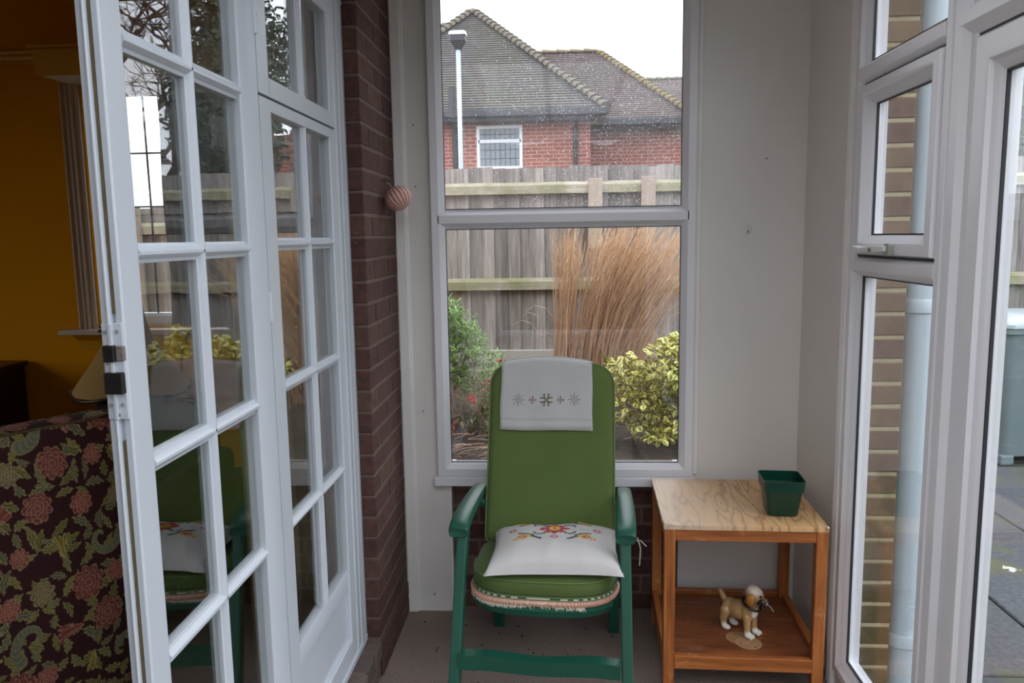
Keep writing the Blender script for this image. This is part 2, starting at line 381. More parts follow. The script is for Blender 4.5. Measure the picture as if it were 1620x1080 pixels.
hd = hb.build('handle', M['handle'], sash, bevel=0.003)
MB().box((XR-0.036, 2.235, 1.49), (XR-0.018, 2.270, 1.525)).build('handle_catch', simple('grey_catch', lin(150, 152, 142), 0.4), sash, bevel=0.004)
MB().tube([(XR-0.049, 2.34, 1.507), (XR-0.044, 2.34, 1.507)], 0.007, 12).build('handle_lock', simple('lock_metal', lin(130, 126, 116), 0.3, metal=0.7), sash)

# --- door_1 : glazed patio door beside it, with fanlight over
door1 = ringframe('door_1', mpR, 0.93, 0.062, 1.984, 2.50, [(0, -.06), (0, .004), (.008, .012), (.044, .012), (.06, -.002), (.09, -.006), (.09, -.06)], M['upvc']); tag(door1, kind='structure')
barprof('transom', mpR, 'u', 0.96, 1.955, 1.996, 2.068, [(0, -.06), (0, -.006), (.2, .004), (.4, .013), (.8, .013), (.95, 0), (1, -.012), (1, -.06)], M['upvc'], door1)
PD = [(0, -.065), (0, -.010), (.010, .000), (.050, .002), (.064, .000), (.070, -.010), (.080, -.014), (.089, -.020), (.094, -.030), (.094, -.036), (.084, -.036), (.084, -.065)]
leaf = ringframe('door_leaf', mpR, 1.016, 0.15, 1.905, 1.994, PD, M['upvc'], door1)
ringframe('gasket', mpR, 1.008, 0.142, 1.913, 2.0, [(0, -.03), (0, -.0055), (.009, -.0055), (.009, -.03)], M['gasket'], door1)
box('pane', (XR+0.030, 1.09, 0.22), (XR+0.037, 1.83, 1.915), M['glass'], leaf)
ringframe('gasket', mpR, 1.110, 0.244, 1.811, 1.900, [(0, -.032), (0, -.024), (.004, -.024), (.004, -.032)], M['gasket'], leaf)
box('pane', (XR+0.022, 1.0, 2.06), (XR+0.028, 1.93, 2.44), M['glass'], door1)
# further glazing behind the camera
win3 = ringframe('window_3', mpR, -1.10, 0.062, 0.92, 2.50, PR, M['upvc']); tag(win3, kind='structure')
box('pane', (XR+0.022, -1.05, 0.12), (XR+0.028, 0.86, 2.44), M['glass'], win3)
mpF = lambda u, v, h: (u, -1.35+h, v)
win4 = ringframe('window_4', mpF, -0.62, 0.6, 0.88, 2.5, PF, M['upvc']); tag(win4, kind='structure')
box('pane', (-0.58, -1.36, 0.64), (0.84, -1.355, 2.46), M['glass'], win4)

# --- left glazed doors (painted timber), face plane x=-0.70
XD = -0.70
mpL = lambda u, v, h: (XD+h, u, v)
BAR = [(0, -.030), (0, -.012), (.18, -.010), (.30, -.004), (.42, 0), (.58, 0), (.70, -.004), (.82, -.010), (1, -.012), (1, -.030)]
def gbar(par, along, a0, a1, c, w_=0.034):
    return barprof('glazing_bar', mpL, along, a0, a1, c-w_/2, c+w_/2, BAR, M['paint'], par)
def gpanes(par, ys, zs):
    for (y0, y1) in ys:
        for (z0, z1) in zs:
            cy, cz = (y0+y1)/2, (z0+z1)/2
            o = MB().box((-0.0015, -(y1-y0)/2, -(z1-z0)/2), (0.0015, (y1-y0)/2, (z1-z0)/2)).build('pane', M['oldglass'], par)
            o.location = (XD-0.020, cy, cz); o.rotation_euler = (0, j(0.0012), j(0.002))
RL = [(0, -.036), (0, 0), (.93, 0), (1, -.004), (1, -.036)]
d2 = empty('door_2', (0, 0, 0), kind='structure')
Z0, Z1 = 0.165, 2.30
# meeting stile with rebated, grooved edge
sp = [(-.700, 1.218), (-.700, 1.272), (-.702, 1.278), (-.708, 1.285), (-.712, 1.287), (-.736, 1.287), (-.736, 1.212), (-.7235, 1.212), (-.7235, 1.206), (-.7205, 1.205), (-.7185, 1.207), (-.7185, 1.221), (-.7125, 1.221), (-.7125, 1.214), (-.702, 1.214)]
MB().loft([[(x, y, z) for x, y in sp] for z in (Z0, Z1)]).build('stile', M['paint'], d2, bevel=0.0012)
sb = MB()
for k in range(60):
    z0 = Z0+0.02+k*(Z1-Z0-0.03)/60; z1 = Z0+0.02+(k+1)*(Z1-Z0-0.03)/60
    if z1 > 1.27 and z0 < 1.43: continue
    a = 0.0008*math.sin(k*0.9); sb.box((-.7183+a, 1.214, z0), (-.7127+a*0.5, 1.2225, z1))
sb.build('weather_strip', M['strip'], d2)
fp = MB().box((-.7355, 1.209, 1.275), (-.7215, 1.215, 1.432)).box((-.7222, 1.2035, 1.275), (-.7165, 1.215, 1.432)).box((-.7170, 1.209, 1.275), (-.7015, 1.2175, 1.432)).build('lock_faceplate', M['paint'], d2, bevel=0.001)
MB().box((-.7325, 1.2005, 1.370), (-.7130, 1.212, 1.397)).build('latch_bolt', M['blackpaint'], fp, bevel=0.002)
MB().box((-.7132, 1.2055, 1.371), (-.7000, 1.214, 1.396)).build('latch_plate', M['rust'], fp, bevel=0.002)
MB().box((-.7330, 1.1990, 1.318), (-.7020, 1.214, 1.353)).build('deadbolt', M['blackpaint'], fp, bevel=0.002)
for x, z in ((-.709, 1.420), (-.729, 1.419), (-.709, 1.300), (-.729, 1.299), (-.716, 1.283)):
    MB().tube([(x, 1.2095, z), (x, 1.2055, z)], 0.0028, 10).build('screw', M['screw'], fp)
MB().tube([(-.739, 1.209, 1.420), (-.735, 1.209, 1.420)], 0.003, 8).build('catch_pin', M['blackpaint'], fp)
barprof('stile', mpL, 'v', Z0, Z1, 1.852, 1.752, RL, M['paint'], d2)
barprof('rail', mpL, 'u', 1.28, 1.76, Z0, 0.46, RL, M['paint'], d2)
barprof('rail', mpL, 'u', 1.28, 1.76, Z1, 2.24, RL, M['paint'], d2)
ZB = (0.818, 1.178, 1.542, 1.888)
for i, z in enumerate(ZB): gbar(d2, 'u', 1.282, 1.756, z, 0.034 if i < 3 else 0.036)
gbar(d2, 'v', 0.455, 2.245, 1.522, 0.030)
zs = [(0.45, ZB[0]), (ZB[0], ZB[1]), (ZB[1], ZB[2]), (ZB[2], ZB[3]), (ZB[3], 2.25)]
gpanes(d2, [(1.278, 1.522), (1.522, 1.76)], zs)
for z in (0.38, 1.40, 2.07):
    MB().tube([(XD+0.001, 1.856, z-0.035), (XD+0.001, 1.856, z+0.035)], 0.0045, 8).build('hinge', M['paint'], d2)
    MB().tube([(XD+0.003, 1.862, z+0.01), (XD-0.001, 1.862, z+0.01)], 0.003, 8).build('hinge_screw', M['nail'], d2)
d3 = empty('door_3', (0, 0, 0), kind='structure')
barprof('stile', mpL, 'v', Z0, 1.898, 1.858, 1.936, RL, M['paint'], d3)
barprof('stile', mpL, 'v', Z0, 1.898, 2.490, 2.425, RL, M['paint'], d3)
barprof('rail', mpL, 'u', 1.93, 2.43, 0.42, 0.478, [(0, -.036), (0, -.004), (.85, -.004), (1, -.008), (1, -.036)], M['paint'], d3)
barprof('rail', mpL, 'u', 1.93, 2.43, Z0, 0.235, RL, M['paint'], d3)
barprof('rail', mpL, 'u', 1.93, 2.43, 1.898, 1.868, RL, M['paint'], d3)
box('lower_panel', (XD-.03, 1.93, 0.2), (XD-.014, 2.43, 0.47), M['paint'], d3)
for z in (0.818, 1.186, 1.550): gbar(d3, 'u', 1.934, 2.428, z, 0.032)
gbar(d3, 'v', 0.478, 1.87, 2.196, 0.030)
gpanes(d3, [(1.93, 2.196), (2.196, 2.43)], [(0.47, .818), (.818, 1.186), (1.186, 1.55), (1.55, 1.872)])
fl = empty('fanlight', (0, 0, 0)); fl.parent = d3
barprof('rail', mpL, 'u', 1.932, 2.440, 1.905, 1.952, RL, M['paint'], fl)
barprof('rail', mpL, 'u', 1.932, 2.440, Z1, 2.24, RL, M['paint'], fl)
barprof('stile', mpL, 'v', 1.905, Z1, 1.858, 1.932, RL, M['paint'], fl)
barprof('stile', mpL, 'v', 1.905, Z1, 2.490, 2.440, RL, M['paint'], fl)
gbar(fl, 'v', 1.95, 2.245, 2.196, 0.028)
gpanes(fl, [(1.93, 2.196), (2.196, 2.44)], [(1.948, 2.25)])
# jamb mouldings, sill, head
tr = MB()
tr.loft([[(x, y, z) for x, y in ((-.74, 2.49), (-.701, 2.49), (-.697, 2.493), (-.697, 2.517), (-.703, 2.520), (-.703, 2.530), (-.695, 2.535), (-.695, 2.568), (-.701, 2.573), (-.701, 2.581), (-.697, 2.585), (-.697, 2.606), (-.74, 2.606))] for z in (0.142, 2.36)])
jamb = tag(tr.build('trim_1', M['paint'], auto=40), kind='structure')
tag(box('trim_2', (-0.76, 0.38, 0.140), (-0.694, 2.606, 0.163), M['paint'], bevel=0.003), kind='structure')
tag(box('trim_3', (-0.76, 0.36, 2.302), (-0.694, 2.606, 2.36), M['paint'], bevel=0.003), kind='structure')

# ================================================================== ROOM BEHIND THE DOORS
RZ = 0.012; RY = 4.2
tag(box('floor_room', (-5.2, -1.5, 0.0), (-0.745, 4.2, RZ), M['roomcarpet']), kind='structure')
tag(box('ceiling_room', (-5.2, -1.5, 2.95), (-0.7, 4.4, 3.05), M['ceiling']), kind='structure')
WX0, WX1, WZ0, WZ1 = -2.56, -1.50, 1.10, 2.42
wf = MB().box((-5.2, RY, 0), (WX0, RY+0.25, 2.95)).box((WX1, RY, 0), (-0.66, RY+0.25, 2.95)).box((WX0, RY, 0), (WX1, RY+0.25, WZ0)).box((WX0, RY, WZ1), (WX1, RY+0.25, 2.95))
wall_room = tag(wf.build('wall_room_back', M['ochre']), kind='structure')
tag(MB().box((-5.3, -1.5, 0), (-5.1, 0.1, 2.95)).box((-5.3, 2.7, 0), (-5.1, 4.3, 2.95)).box((-5.3, 0.1, 0), (-5.1, 2.7, 0.85)).box((-5.3, 0.1, 2.55), (-5.1, 2.7, 2.95)).build('wall_room_left', M['ochre']), kind='structure')
win_added = ringframe('window_added', lambda u, v, h: (-5.15+h, u, v), 0.1, 0.85, 2.7, 2.55, PF, M['upvc']); tag(win_added, kind='structure')  # unseen opening added to bring more daylight into the room
box('pane', (-5.16, 0.14, 0.89), (-5.155, 2.66, 2.51), M['glass'], win_added)
tag(box('wall_room_front', (-5.2, -1.6, 0), (-0.7, -1.5, 2.95), M['ochre']), kind='structure')
tag(MB().box((-0.96, -1.5, RZ), (-0.94, 0.38, 2.95)).box((-0.96, 2.62, RZ), (-0.94, 4.2, 2.95)).box((-0.96, 0.38, 2.36), (-0.94, 2.62, 2.95)).box((-0.96, -1.5, 2.57), (-0.70, 4.4, 2.95)).build('wall_room_right', M['ochre']), kind='structure')
mpG = lambda u, v, h: (u, RY-h, v)
pr = barprof('picture_rail', mpG, 'u', -5.1, -0.96, 2.515, 2.575, [(0, 0), (0, .012), (.15, .018), (.3, .012), (.6, .016), (.8, .032), (1, .036), (1, 0)], M['ochregloss']); pr.name = 'trim_4'; tag(pr, kind='structure')
win5 = ringframe('window_5', lambda u, v, h: (u, RY+0.08-h, v), WX0, WZ0, WX1, WZ1, [(0, -.05), (0, .03), (.05, .03), (.065, .015), (.065, -.05)], M['upvc']); tag(win5, kind='structure')
box('pane', (WX0+.05, RY+0.085, WZ0+.05), (WX1-.05, RY+0.09, WZ1-.05), M['glass'], win5)
for x in (-2.46, -2.262, -2.06, -1.86, -1.66):
    MB().tube([(x, RY+0.082, WZ0+.06), (x+.004, RY+0.082, 1.8), (x, RY+0.082, WZ1-.06)], 0.0055, 6).build('lead_strip', M['gasket'], win5)
for z in (1.46, 1.755, 2.045):
    MB().tube([(WX0+.06, RY+0.082, z), (WX1-.06, RY+0.082, z)], 0.0055, 6).build('lead_strip', M['gasket'], win5)
box('window_board', (-2.74, RY-0.10, 1.062), (-1.40, RY+0.06, 1.09), M['roomtrim'], win5, 0.004)
barprof('apron', mpG, 'u', -2.68, -1.42, 0.975, 1.062, [(0, 0), (0, .01), (.2, .014), (.4, .02), (.55, .024), (.7, .04), (.9, .06), (1, .07), (1, 0)], M['ochregloss'], win5)
for (x0, x1) in ((-2.66, -2.565), (-1.495, -1.40)):
    barprof('architrave', mpG, 'v', 1.09, 2.44, x0, x1, [(0, 0), (0, .03), (.1, .034), (.2, .02), (.34, .02), (.4, .028), (.5, .02), (.62, .02), (.7, .03), (.82, .02), (1, .018), (1, 0)], M['roomtrim'], win5)
pel = MB().box((-2.63, RY-0.26, 2.40), (-1.28, RY-0.24, 2.53)).box((-2.63, RY-0.24, 2.40), (-2.61, RY, 2.53)).box((-1.30, RY-0.24, 2.40), (-1.28, RY, 2.53)).box((-2.65, RY-0.28, 2.53), (-1.26, RY, 2.545)).build('curtain_pelmet', M['ochregloss'], bevel=0.003)
tag(pel, 'ochre painted wooden pelmet box above the leaded window', 'pelmet')
box('lining', (-2.61, RY-0.24, 2.402), (-1.30, RY-0.002, 2.408), M['wallwhite'], pel)
# curtains
def curtain(name, p0, p1, z0, z1, waves, amp, mat, parent=None, hem=0.0):
    p0, p1 = Vector((*p0, 0)), Vector((*p1, 0)); d = p1-p0; nrm = Vector((-d.y, d.x, 0)).normalized()
    nx, nz = waves*10, 14; vs = []
    for k in range(nz+1):
        t = k/nz; z = z0+(z1-z0)*t
        for i in range(nx+1):
            s = i/nx; a = amp*(0.6+0.4*(1-t))*math.sin(2*PI*waves*s+0.6*math.sin(3*t))
            p = p0+d*(s+0.01*math.sin(9*t)) + nrm*a
            vs.append((p.x, p.y, z + (hem*math.sin(5*s+1) if k == 0 else 0)))
    fs = [(k*(nx+1)+i, k*(nx+1)+i+1, (k+1)*(nx+1)+i+1, (k+1)*(nx+1)+i) for k in range(nz) for i in range(nx)]
    o = MB().add(vs, fs).build(name, mat, parent, smooth=True, norm=False)
    sm = o.modifiers.new('thick', 'SOLIDIFY'); sm.thickness = 0.003; return o
M['curt1'] = simple('brown_curtain', lin(76, 66, 58), 0.9, 0.15, 30, 0.3, 200)
M['curt2'] = simple('fawn_curtain', lin(122, 106, 84), 0.9, 0.12, 30, 0.3, 200)
tag(curtain('curtain', (-2.075, RY-0.14), (-1.34, RY-0.14), 1.10, 2.395, 6, 0.035, M['curt1'], hem=0.012), 'short dark brown curtain hanging at the leaded window', 'curtain')
tag(curtain('curtain', (-0.905, 2.16), (-0.86, 2.60), 0.15, 2.32, 5, 0.03, M['curt2']), 'long fawn curtain gathered behind the right-hand glazed door', 'curtain')
# sideboard
sd = empty('sideboard', (-3.5, 3.95, RZ+.118), 0, 'dark mahogany sideboard standing against the ochre wall', 'sideboard')
box('carcass', (-0.62, -0.22, 0.08), (0.50, 0.22, 0.76), M['darkwood'], sd, 0.004)
box('top', (-0.65, -0.25, 0.76), (0.52, 0.23, 0.785), M['darkwood'], sd, 0.006)
for x in (-0.31, 0.24): 
    dd = box('door', (x-0.26, -0.235, 0.12), (x+0.24, -0.22, 0.72), M['darkwood'], sd, 0.004)
    MB().tube([(x+0.15, -0.25, 0.45), (x+0.15, -0.235, 0.45)], 0.012, 10).build('knob', M['rust'], dd)
for x in (-0.58, 0.46):
    for y in (-0.19, 0.19): box('leg', (x-0.025, y-0.025, -.118), (x+0.025, y+0.025, 0.08), M['darkwood'], sd)
# floor lamp with bell shade
lp = empty('floor_lamp', (-2.17, 3.80, RZ), 0, 'floor lamp with ochre bell shade edged in dark trim', 'lamp')
MB().lathe([(0.14, 0), (0.14, 0.015), (0.03, 0.04), (0.012, 0.05)], 24).build('base', M['darkwood'], lp, smooth=True)
MB().tube([(0, 0, 0.04), (0, 0, 1.24)], 0.012, 10).build('pole', M['darkwood'], lp, smooth=True)
sh = []
for i in range(17):
    t = i/16; r = 0.235*(1-t)**2.1+0.075+0.01*math.sin(PI*t); sh.append((r-0.03*(1-t)**8, 0.81+0.42*t))
MB().lathe(sh, 32, cap=False).build('lamp_shade', simple('ochre_shade', (0.36, 0.22, 0.06, 1), 0.8, 0.05), lp, smooth=True)
tp = [(0.281*math.cos(a), 0.281*math.sin(a), 0.810+0.012*math.sin(4*a)) for a in [2*PI*i/48 for i in range(49)]]
MB().tube(tp, 0.009, 6).build('shade_trim', M['darkwood'], lp, smooth=True)
# brown armchair beyond the settee
def softbox(lo, hi, r, n=1):
    b = bmesh.new(); bmesh.ops.create_cube(b, size=1.0)
    for v in b.verts: v.co = Vector([(lo[i]+hi[i])/2+v.co[i]*(hi[i]-lo[i]) for i in range(3)])
    bmesh.ops.bevel(b, geom=b.edges[:], offset=r, segments=4, affect='EDGES', profile=0.5)
    me = bpy.data.meshes.new('m'); b.to_mesh(me); b.free(); return me
M['brownfab'] = simple('brown_patterned_fabric', lin(70, 44, 26), 0.9, 0.6, 26, 0.4, 90, c2=lin(40, 22, 14))
ac = empty('armchair', (-1.97, 3.36, RZ), 0.0, 'brown patterned armchair behind the floral settee', 'armchair')
for nm, lo, hi, r in (('seat', (-.28, -.3, .12), (.28, .25, .42), .05), ('backrest', (-.30, .18, .12), (.30, .36, .80), .08), ('arm', (-.38, -.3, .1), (-.27, .3, .56), .045), ('arm', (.27, -.3, .1), (.38, .3, .56), .045)):
    link(nm, softbox(lo, hi, r), M['brownfab'], ac, True)
for x in (-.3, .3):
    for y in (-.25, .3): box('leg', (x-.02, y-.02, 0), (x+.02, y+.02, .13), M['darkwood'], ac)
# cable looping beside the lamp
tag(MB().tube([(-1.86+0.10*math.cos(a), 3.90, 0.90+0.22*math.sin(a)) for a in [PI*0.55+i*PI*0.9/16 for i in range(17)]], 0.006, 6).build('cable', M['cablegrey'], smooth=True), 'blue-grey cable looping down under the leaded window', 'cable')

# --- floral settee (we see its back)
def floral(nx, ny, cell):
    bgc = np.array(lin(66, 30, 34)[:3]); img = np.tile(bgc, (ny, nx, 1)); rs = np.random.default_rng(5)
    L = lambda *a: np.array(lin(*a)[:3])
    def window(cx, cy, R):
        x0, x1 = max(0, int(cx-R)), min(nx, int(cx+R)+1); y0, y1 = max(0, int(cy-R)), min(ny, int(cy+R)+1)
        if x1 <= x0 or y1 <= y0: return None
        X, Y = np.meshgrid(np.arange(x0, x1), np.arange(y0, y1)); return slice(y0, y1), slice(x0, x1), X-cx, Y-cy
    def put(sl, mask, c): sub = img[sl[0], sl[1]]; sub[mask] = c
    def leafm(cx, cy, ang, Ln, W, c1, c2, curve=0.0):
        w_ = window(cx, cy, Ln*1.1)
        if w_ is None: return
        X, Y = w_[2], w_[3]; u = X*math.cos(ang)+Y*math.sin(ang); v = -X*math.sin(ang)+Y*math.cos(ang)
        v = v - curve*(u*u)/Ln
        e = W*np.clip(1-(u/Ln)**2, 0, 1)*(1+0.25*np.sin(u/Ln*11)); a = np.abs(v)
        put(w_, (a < e) & (np.abs(u) < Ln), c1); put(w_, (a < e*0.62) & (np.abs(u) < Ln*.85), c2); put(w_, (a < 0.5) & (np.abs(u) < Ln*.9), c1)
    def peony(cx, cy, R, c1, c2):
        w_ = window(cx, cy, R*1.3)
        if w_ is None: return
        X, Y = w_[2], w_[3]; r = np.hypot(X, Y*1.05); th = np.arctan2(Y, X)
        for k, (rr, npet) in enumerate(((1.0, 9), (.74, 8), (.5, 6), (.26, 4))):
            edge = R*rr*(1+0.13*np.abs(np.cos(th*npet/2+k*0.7))*2-0.13); put(w_, r < edge, c1); put(w_, r < edge-1.5, c2*(1.0+0.15*k))
            if k < 3: put(w_, (r < edge-1) & (r > R*(rr-0.22)) & (np.abs(np.sin(th*npet/2+k*0.7)) < 0.10), c1)
    def bell(cx, cy, ang, R, c1, c2):
        w_ = window(cx, cy, R*1.6)
        if w_ is None: return
        X, Y = w_[2], w_[3]; u = X*math.cos(ang)+Y*math.sin(ang); v = -X*math.sin(ang)+Y*math.cos(ang)
        e = R*(.25+.55*np.clip((u/R+1)/2, 0, 1)**1.5+.08*np.sin(v*1.2)); a = np.abs(v)
        mk = (a < e) & (np.abs(u) < R*(1+.12*np.cos(v*1.1))); put(w_, mk, c1)
        put(w_, (a < e-1.3) & (np.abs(u) < R-1.3), c2); put(w_, (np.abs(a-e*.45) < .6) & (np.abs(u) < R-1), c1)
    def scroll(cx, cy, R, ang, fl):
        for i in range(60):
            t = i/59; a = ang+fl*t*4.4; rr = R*(1-t)**0.8+2; wd = R*0.33*(1-t*0.75)
            w_ = window(cx+rr*math.cos(a), cy+rr*math.sin(a), wd+1)
            if w_ is None: continue
            d = np.hypot(w_[2], w_[3]); put(w_, d < wd, L(150, 142, 96))
        for i in range(60):
            t = i/59; a = ang+fl*t*4.4; rr = R*(1-t)**0.8+2; wd = R*0.33*(1-t*0.75)-1.4
            w_ = window(cx+rr*math.cos(a), cy+rr*math.sin(a), wd+1)
            if w_ is None or wd < 1: continue
            d = np.hypot(w_[2], w_[3]); put(w_, d < wd, L(118, 122, 100) if i % 4 else L(156, 142, 104))
    pale = L(172, 160, 100); grn = [L(104, 100, 50), L(118, 118, 78), L(96, 96, 88), L(128, 116, 60)]
    # stems
    step = 30
    k = 0
    for gy in range(-1, int(ny/step)+2):
        for gx in range(-1, int(nx/step)+2):
            cx = gx*step+(15 if gy % 2 else 0)+rs.uniform(-5, 5); cy = gy*step+rs.uniform(-5, 5); a0 = rs.uniform(0, 6.3)
            for q in range(rs.integers(2, 5)):
                a = a0+q*2.1+rs.uniform(-.4, .4); Ln = rs.uniform(8, 14)
                leafm(cx+math.cos(a)*Ln*1.2, cy+math.sin(a)*Ln*1.2, a, Ln, rs.uniform(3.2, 5.2), pale*rs.uniform(.8, 1), grn[rs.integers(4)], rs.uniform(-.3, .3))
            k += 1
    step = 44
    for gy in range(-1, int(ny/step)+2):
        for gx in range(-1, int(nx/step)+2):
            cx = gx*step+(22 if gy % 2 else 0)+rs.uniform(-6, 6); cy = gy*step+rs.uniform(-4, 4); t = (gx*7+gy*3) % 8
            if t in (0, 5): peony(cx, cy, rs.uniform(15, 19), L(182, 130, 104), L(128, 62, 60))
            elif t in (1, 6): peony(cx, cy, rs.uniform(9, 12), L(188, 132, 108), L(140, 66, 62))
            elif t == 2: bell(cx, cy, rs.uniform(0, 6.3), rs.uniform(10, 13), L(186, 170, 100), L(150, 122, 50))
            elif t == 3: scroll(cx, cy, rs.uniform(17, 22), rs.uniform(0, 6.3), 1 if gx % 2 else -1)
            elif t == 4: bell(cx, cy, rs.uniform(0, 6.3), rs.uniform(11, 14), L(184, 136, 110), L(150, 74, 66))
            else: peony(cx, cy, rs.uniform(10, 14), L(170, 156, 110), L(128, 102, 76))
    img *= rs.uniform(.88, 1.08, (ny, nx, 1)); return img
n = NT('floral_fabric'); a_ = n.n('ShaderNodeVertexColor'); a_.layer_name = 'Col'; n.col(a_.outputs[0]); n.rough(0.95)
g = n.n('ShaderNodeNewGeometry'); n.bump(n.noise(g.outputs['Position'], 500, 2), 0.3, 0.001); M['floral'] = n.m
def sheet(name, fn, nx, ny, img, mat, parent, thick=0.0):
    vs = [fn(i/(nx-1), k/(ny-1)) for k in range(ny) for i in range(nx)]
    me = bpy.data.meshes.new(name); q = np.arange(nx*(ny-1)).reshape(ny-1, nx)[:, :-1].ravel()
    fa = np.stack([q, q+1, q+nx+1, q+nx], 1)
    me.from_pydata(vs, [], fa.tolist())
    ca = me.color_attributes.new('Col', 'FLOAT_COLOR', 'POINT'); arr = np.ones((nx*ny, 4), np.float32); arr[:, :3] = img.reshape(-1, 3)
    ca.data.foreach_set('color', arr.ravel()); o = link(name, me, mat, parent, True); return o
se_dir = Vector((-0.545, -0.838)); se_p = Vector((-1.50, 2.53))
se = empty('settee', (se_p.x, se_p.y, RZ), math.atan2(se_dir.y, se_dir.x), 'settee in dark maroon floral fabric, its back to the glazed doors', 'settee')
# local: +x along the back away from the visible end, +y is towards the camera side (back face), z up
H = 0.965
def backface(u, v):
    x = u*1.5; z = 0.01+v*(H-0.01)
    bul = 0.02*math.sin(PI*v)*(1-0.3*u)
    e = 0.05*math.exp(-u*22); ez = 0.028*math.exp(-(1-v)*26)
    return (x-0.012*math.sin(PI*v), 0.0-0.02+bul-e*0.6-ez+0.02, z)
nx, ny = 560, 300
img = floral(nx, ny, 0.0028)
sheet('back_panel', backface, nx, ny, img, M['floral'], se)
def topface(u, v):
    x = u*1.5; y = -0.028-0.02-v*0.17; return (x-0.002, y+0.02, H+0.014*math.sin(PI*min(1, v*1.3))-0.004)
sheet('back_top', topface, 560, 60, img[200:260], M['floral'], se)
M['maroonfab'] = simple('maroon_fabric', lin(70, 34, 36), 0.9, 0.5, 30, 0.3, 100, c2=lin(130, 110, 74))
link('backrest', softbox((0.005, -0.20, 0.10), (1.5, -0.035, H-0.004), .02), M['maroonfab'], se, True)
link('seat', softbox((0.1, -0.80, 0.12), (1.4, -0.18, 0.42), .05), M['maroonfab'], se, True)
link('arm', softbox((0.0, -0.85, 0.10), (0.14, -0.15, 0.60), .05), M['maroonfab'], se, True)
link('arm', softbox((1.36, -0.85, 0.10), (1.5, -0.15, 0.60), .05), M['maroonfab'], se, True)
MB().tube([backface(i/40, 1.0) for i in range(41)], 0.005, 6).build('piping', M['maroonfab'], se, smooth=True)
for x in (0.06, 1.44):
    for y in (-0.78, -0.08): box('leg', (x-.025, y-.025, 0), (x+.025, y+.025, .12), M['darkwood'], se)

# ================================================================== OUTSIDE
# pier and soil pipe just outside the side window
pier = MB().box((1.0, 2.6085, -0.25), (1.1185, 3.3, 2.9)).build('brick_pier', M['mortar_pale']); tag(pier, kind='structure')
pb = brickmesh(0.118, 0.215, 0.0645, 0.004)
for r in range(41):
    place(pb, 'brick', pier, (1.062+j(0.0015), 2.712+j(0.001), -0.20+r*0.0765), M['brick_pier'], (0, 0, j(0.006)))
sb = MB()
for k in range(160):
    z = 0.1+k*0.0165; sb.box((0.998, 2.60+j(0.002), z), (1.012+0.007*random.random(), 2.609, z+0.014+j(0.003)))
tag(sb.build('sealant', M['sealant'], pier), kind='stuff')
M['pipe'] = simple('grey_blue_pipe', lin(188, 200, 208), 0.35, 0.05, 4)
pp = empty('soil_pipe', (1.185, 2.665, -0.15), 0, 'thick blue-grey plastic soil pipe running up beside the brick pier', 'pipe')
MB().tube([(0, 0, 0), (0, 0, 3.1)], 0.055, 28).build('pipe', M['pipe'], pp, auto=40)
for z in (1.46, 0.3, 2.6):
    MB().lathe([(0.056, z-.02), (0.061, z-.016), (0.061, z+.02), (0.057, z+.028)], 28).build('collar', M['pipe'], pp, auto=40)
# ground
M['lawn'] = simple('rough_grass_ground', lin(82, 84, 66), 0.95, 0.4, 1.5, 0.5, 8)
M['soil'] = simple('dark_soil', lin(62, 54, 48), 0.98, 0.5, 14, 1.0, 40, dist=0.03)
tag(box('ground', (-120, 6.75, -0.4), (120, 160, 0.55), M['lawn']), kind='structure')
tag(box('ground_low', (-120, -60, -0.6), (120, 6.75, -0.22), M['lawn']), kind='structure')
vs = []; NXg = 60; NYg = 40
for k in range(NYg+1):
    for i in range(NXg+1):
        x = -6+i*(7.45/NXg); y = 3.32+k*(3.4/NYg); vs.append((x, y, 0.27+0.085*k/NYg+0.018*math.sin(x*7+y*3)*math.cos(y*9-x*4)+j(0.012)))
b = MB().add(vs, [(k*(NXg+1)+i, k*(NXg+1)+i+1, (k+1)*(NXg+1)+i+1, (k+1)*(NXg+1)+i) for k in range(NYg) for i in range(NXg)])
bed = tag(b.build('garden_bed', M['soil'], smooth=True), kind='structure')
box('bed_wall', (1.42, 3.32, -0.25), (1.5, 6.7, 0.33), M['brick_pier'], bed)
hg = MB()  # unseen greenery added behind the camera to cut sky reflections in the panes
hv, hf = [], []
for k in range(13):
    for i in range(81):
        hv.append((-10+i*0.25+j(0.05), -5.0+0.25*math.sin(i*1.3+k)+j(.08)-(0.5 if k > 11 else 0), -0.22+k*0.26+j(0.05)))
hf = [(k*81+i, k*81+i+1, (k+1)*81+i+1, (k+1)*81+i) for k in range(12) for i in range(80)]
hgo = MB().add(hv, hf).build('added_hedge', simple('hedge_green', lin(48, 58, 34), .95, .5, 12, .8, 30), smooth=True); tag(hgo, 'unseen dark green foliage added behind the porch to block reflected sky', 'added_hedge')
hgo.modifiers.new('t', 'SOLIDIFY').thickness = .6
# patio slabs
n = NT('weathered_concrete'); g = n.n('ShaderNodeNewGeometry'); P_ = g.outputs['Position']
f1 = n.noise(P_, 40, 6, 0.75); f2 = n.noise(P_, 3, 5); f3 = n.noise(P_, 6, 3)
cc = n.ramp(f1, [(0.3, lin(50, 52, 56)), (0.6, lin(78, 81, 86)), (0.8, lin(124, 122, 118))])
cc = n.mix(n.ramp(f2, [(0.5, (0, 0, 0, 1)), (0.66, (1, 1, 1, 1))]), cc, lin(84, 84, 50))
cc = n.mix(n.ramp(f3, [(0.70, (0, 0, 0, 1)), (0.72, (1, 1, 1, 1))]), cc, lin(176, 176, 170))
oi = n.n('ShaderNodeObjectInfo'); hs = n.n('ShaderNodeHueSaturation'); n.l(cc, hs.inputs['Color']); n.l(n.math('ADD', n.math('MULTIPLY', oi.outputs['Random'], .45), .75), hs.inputs['Value'])
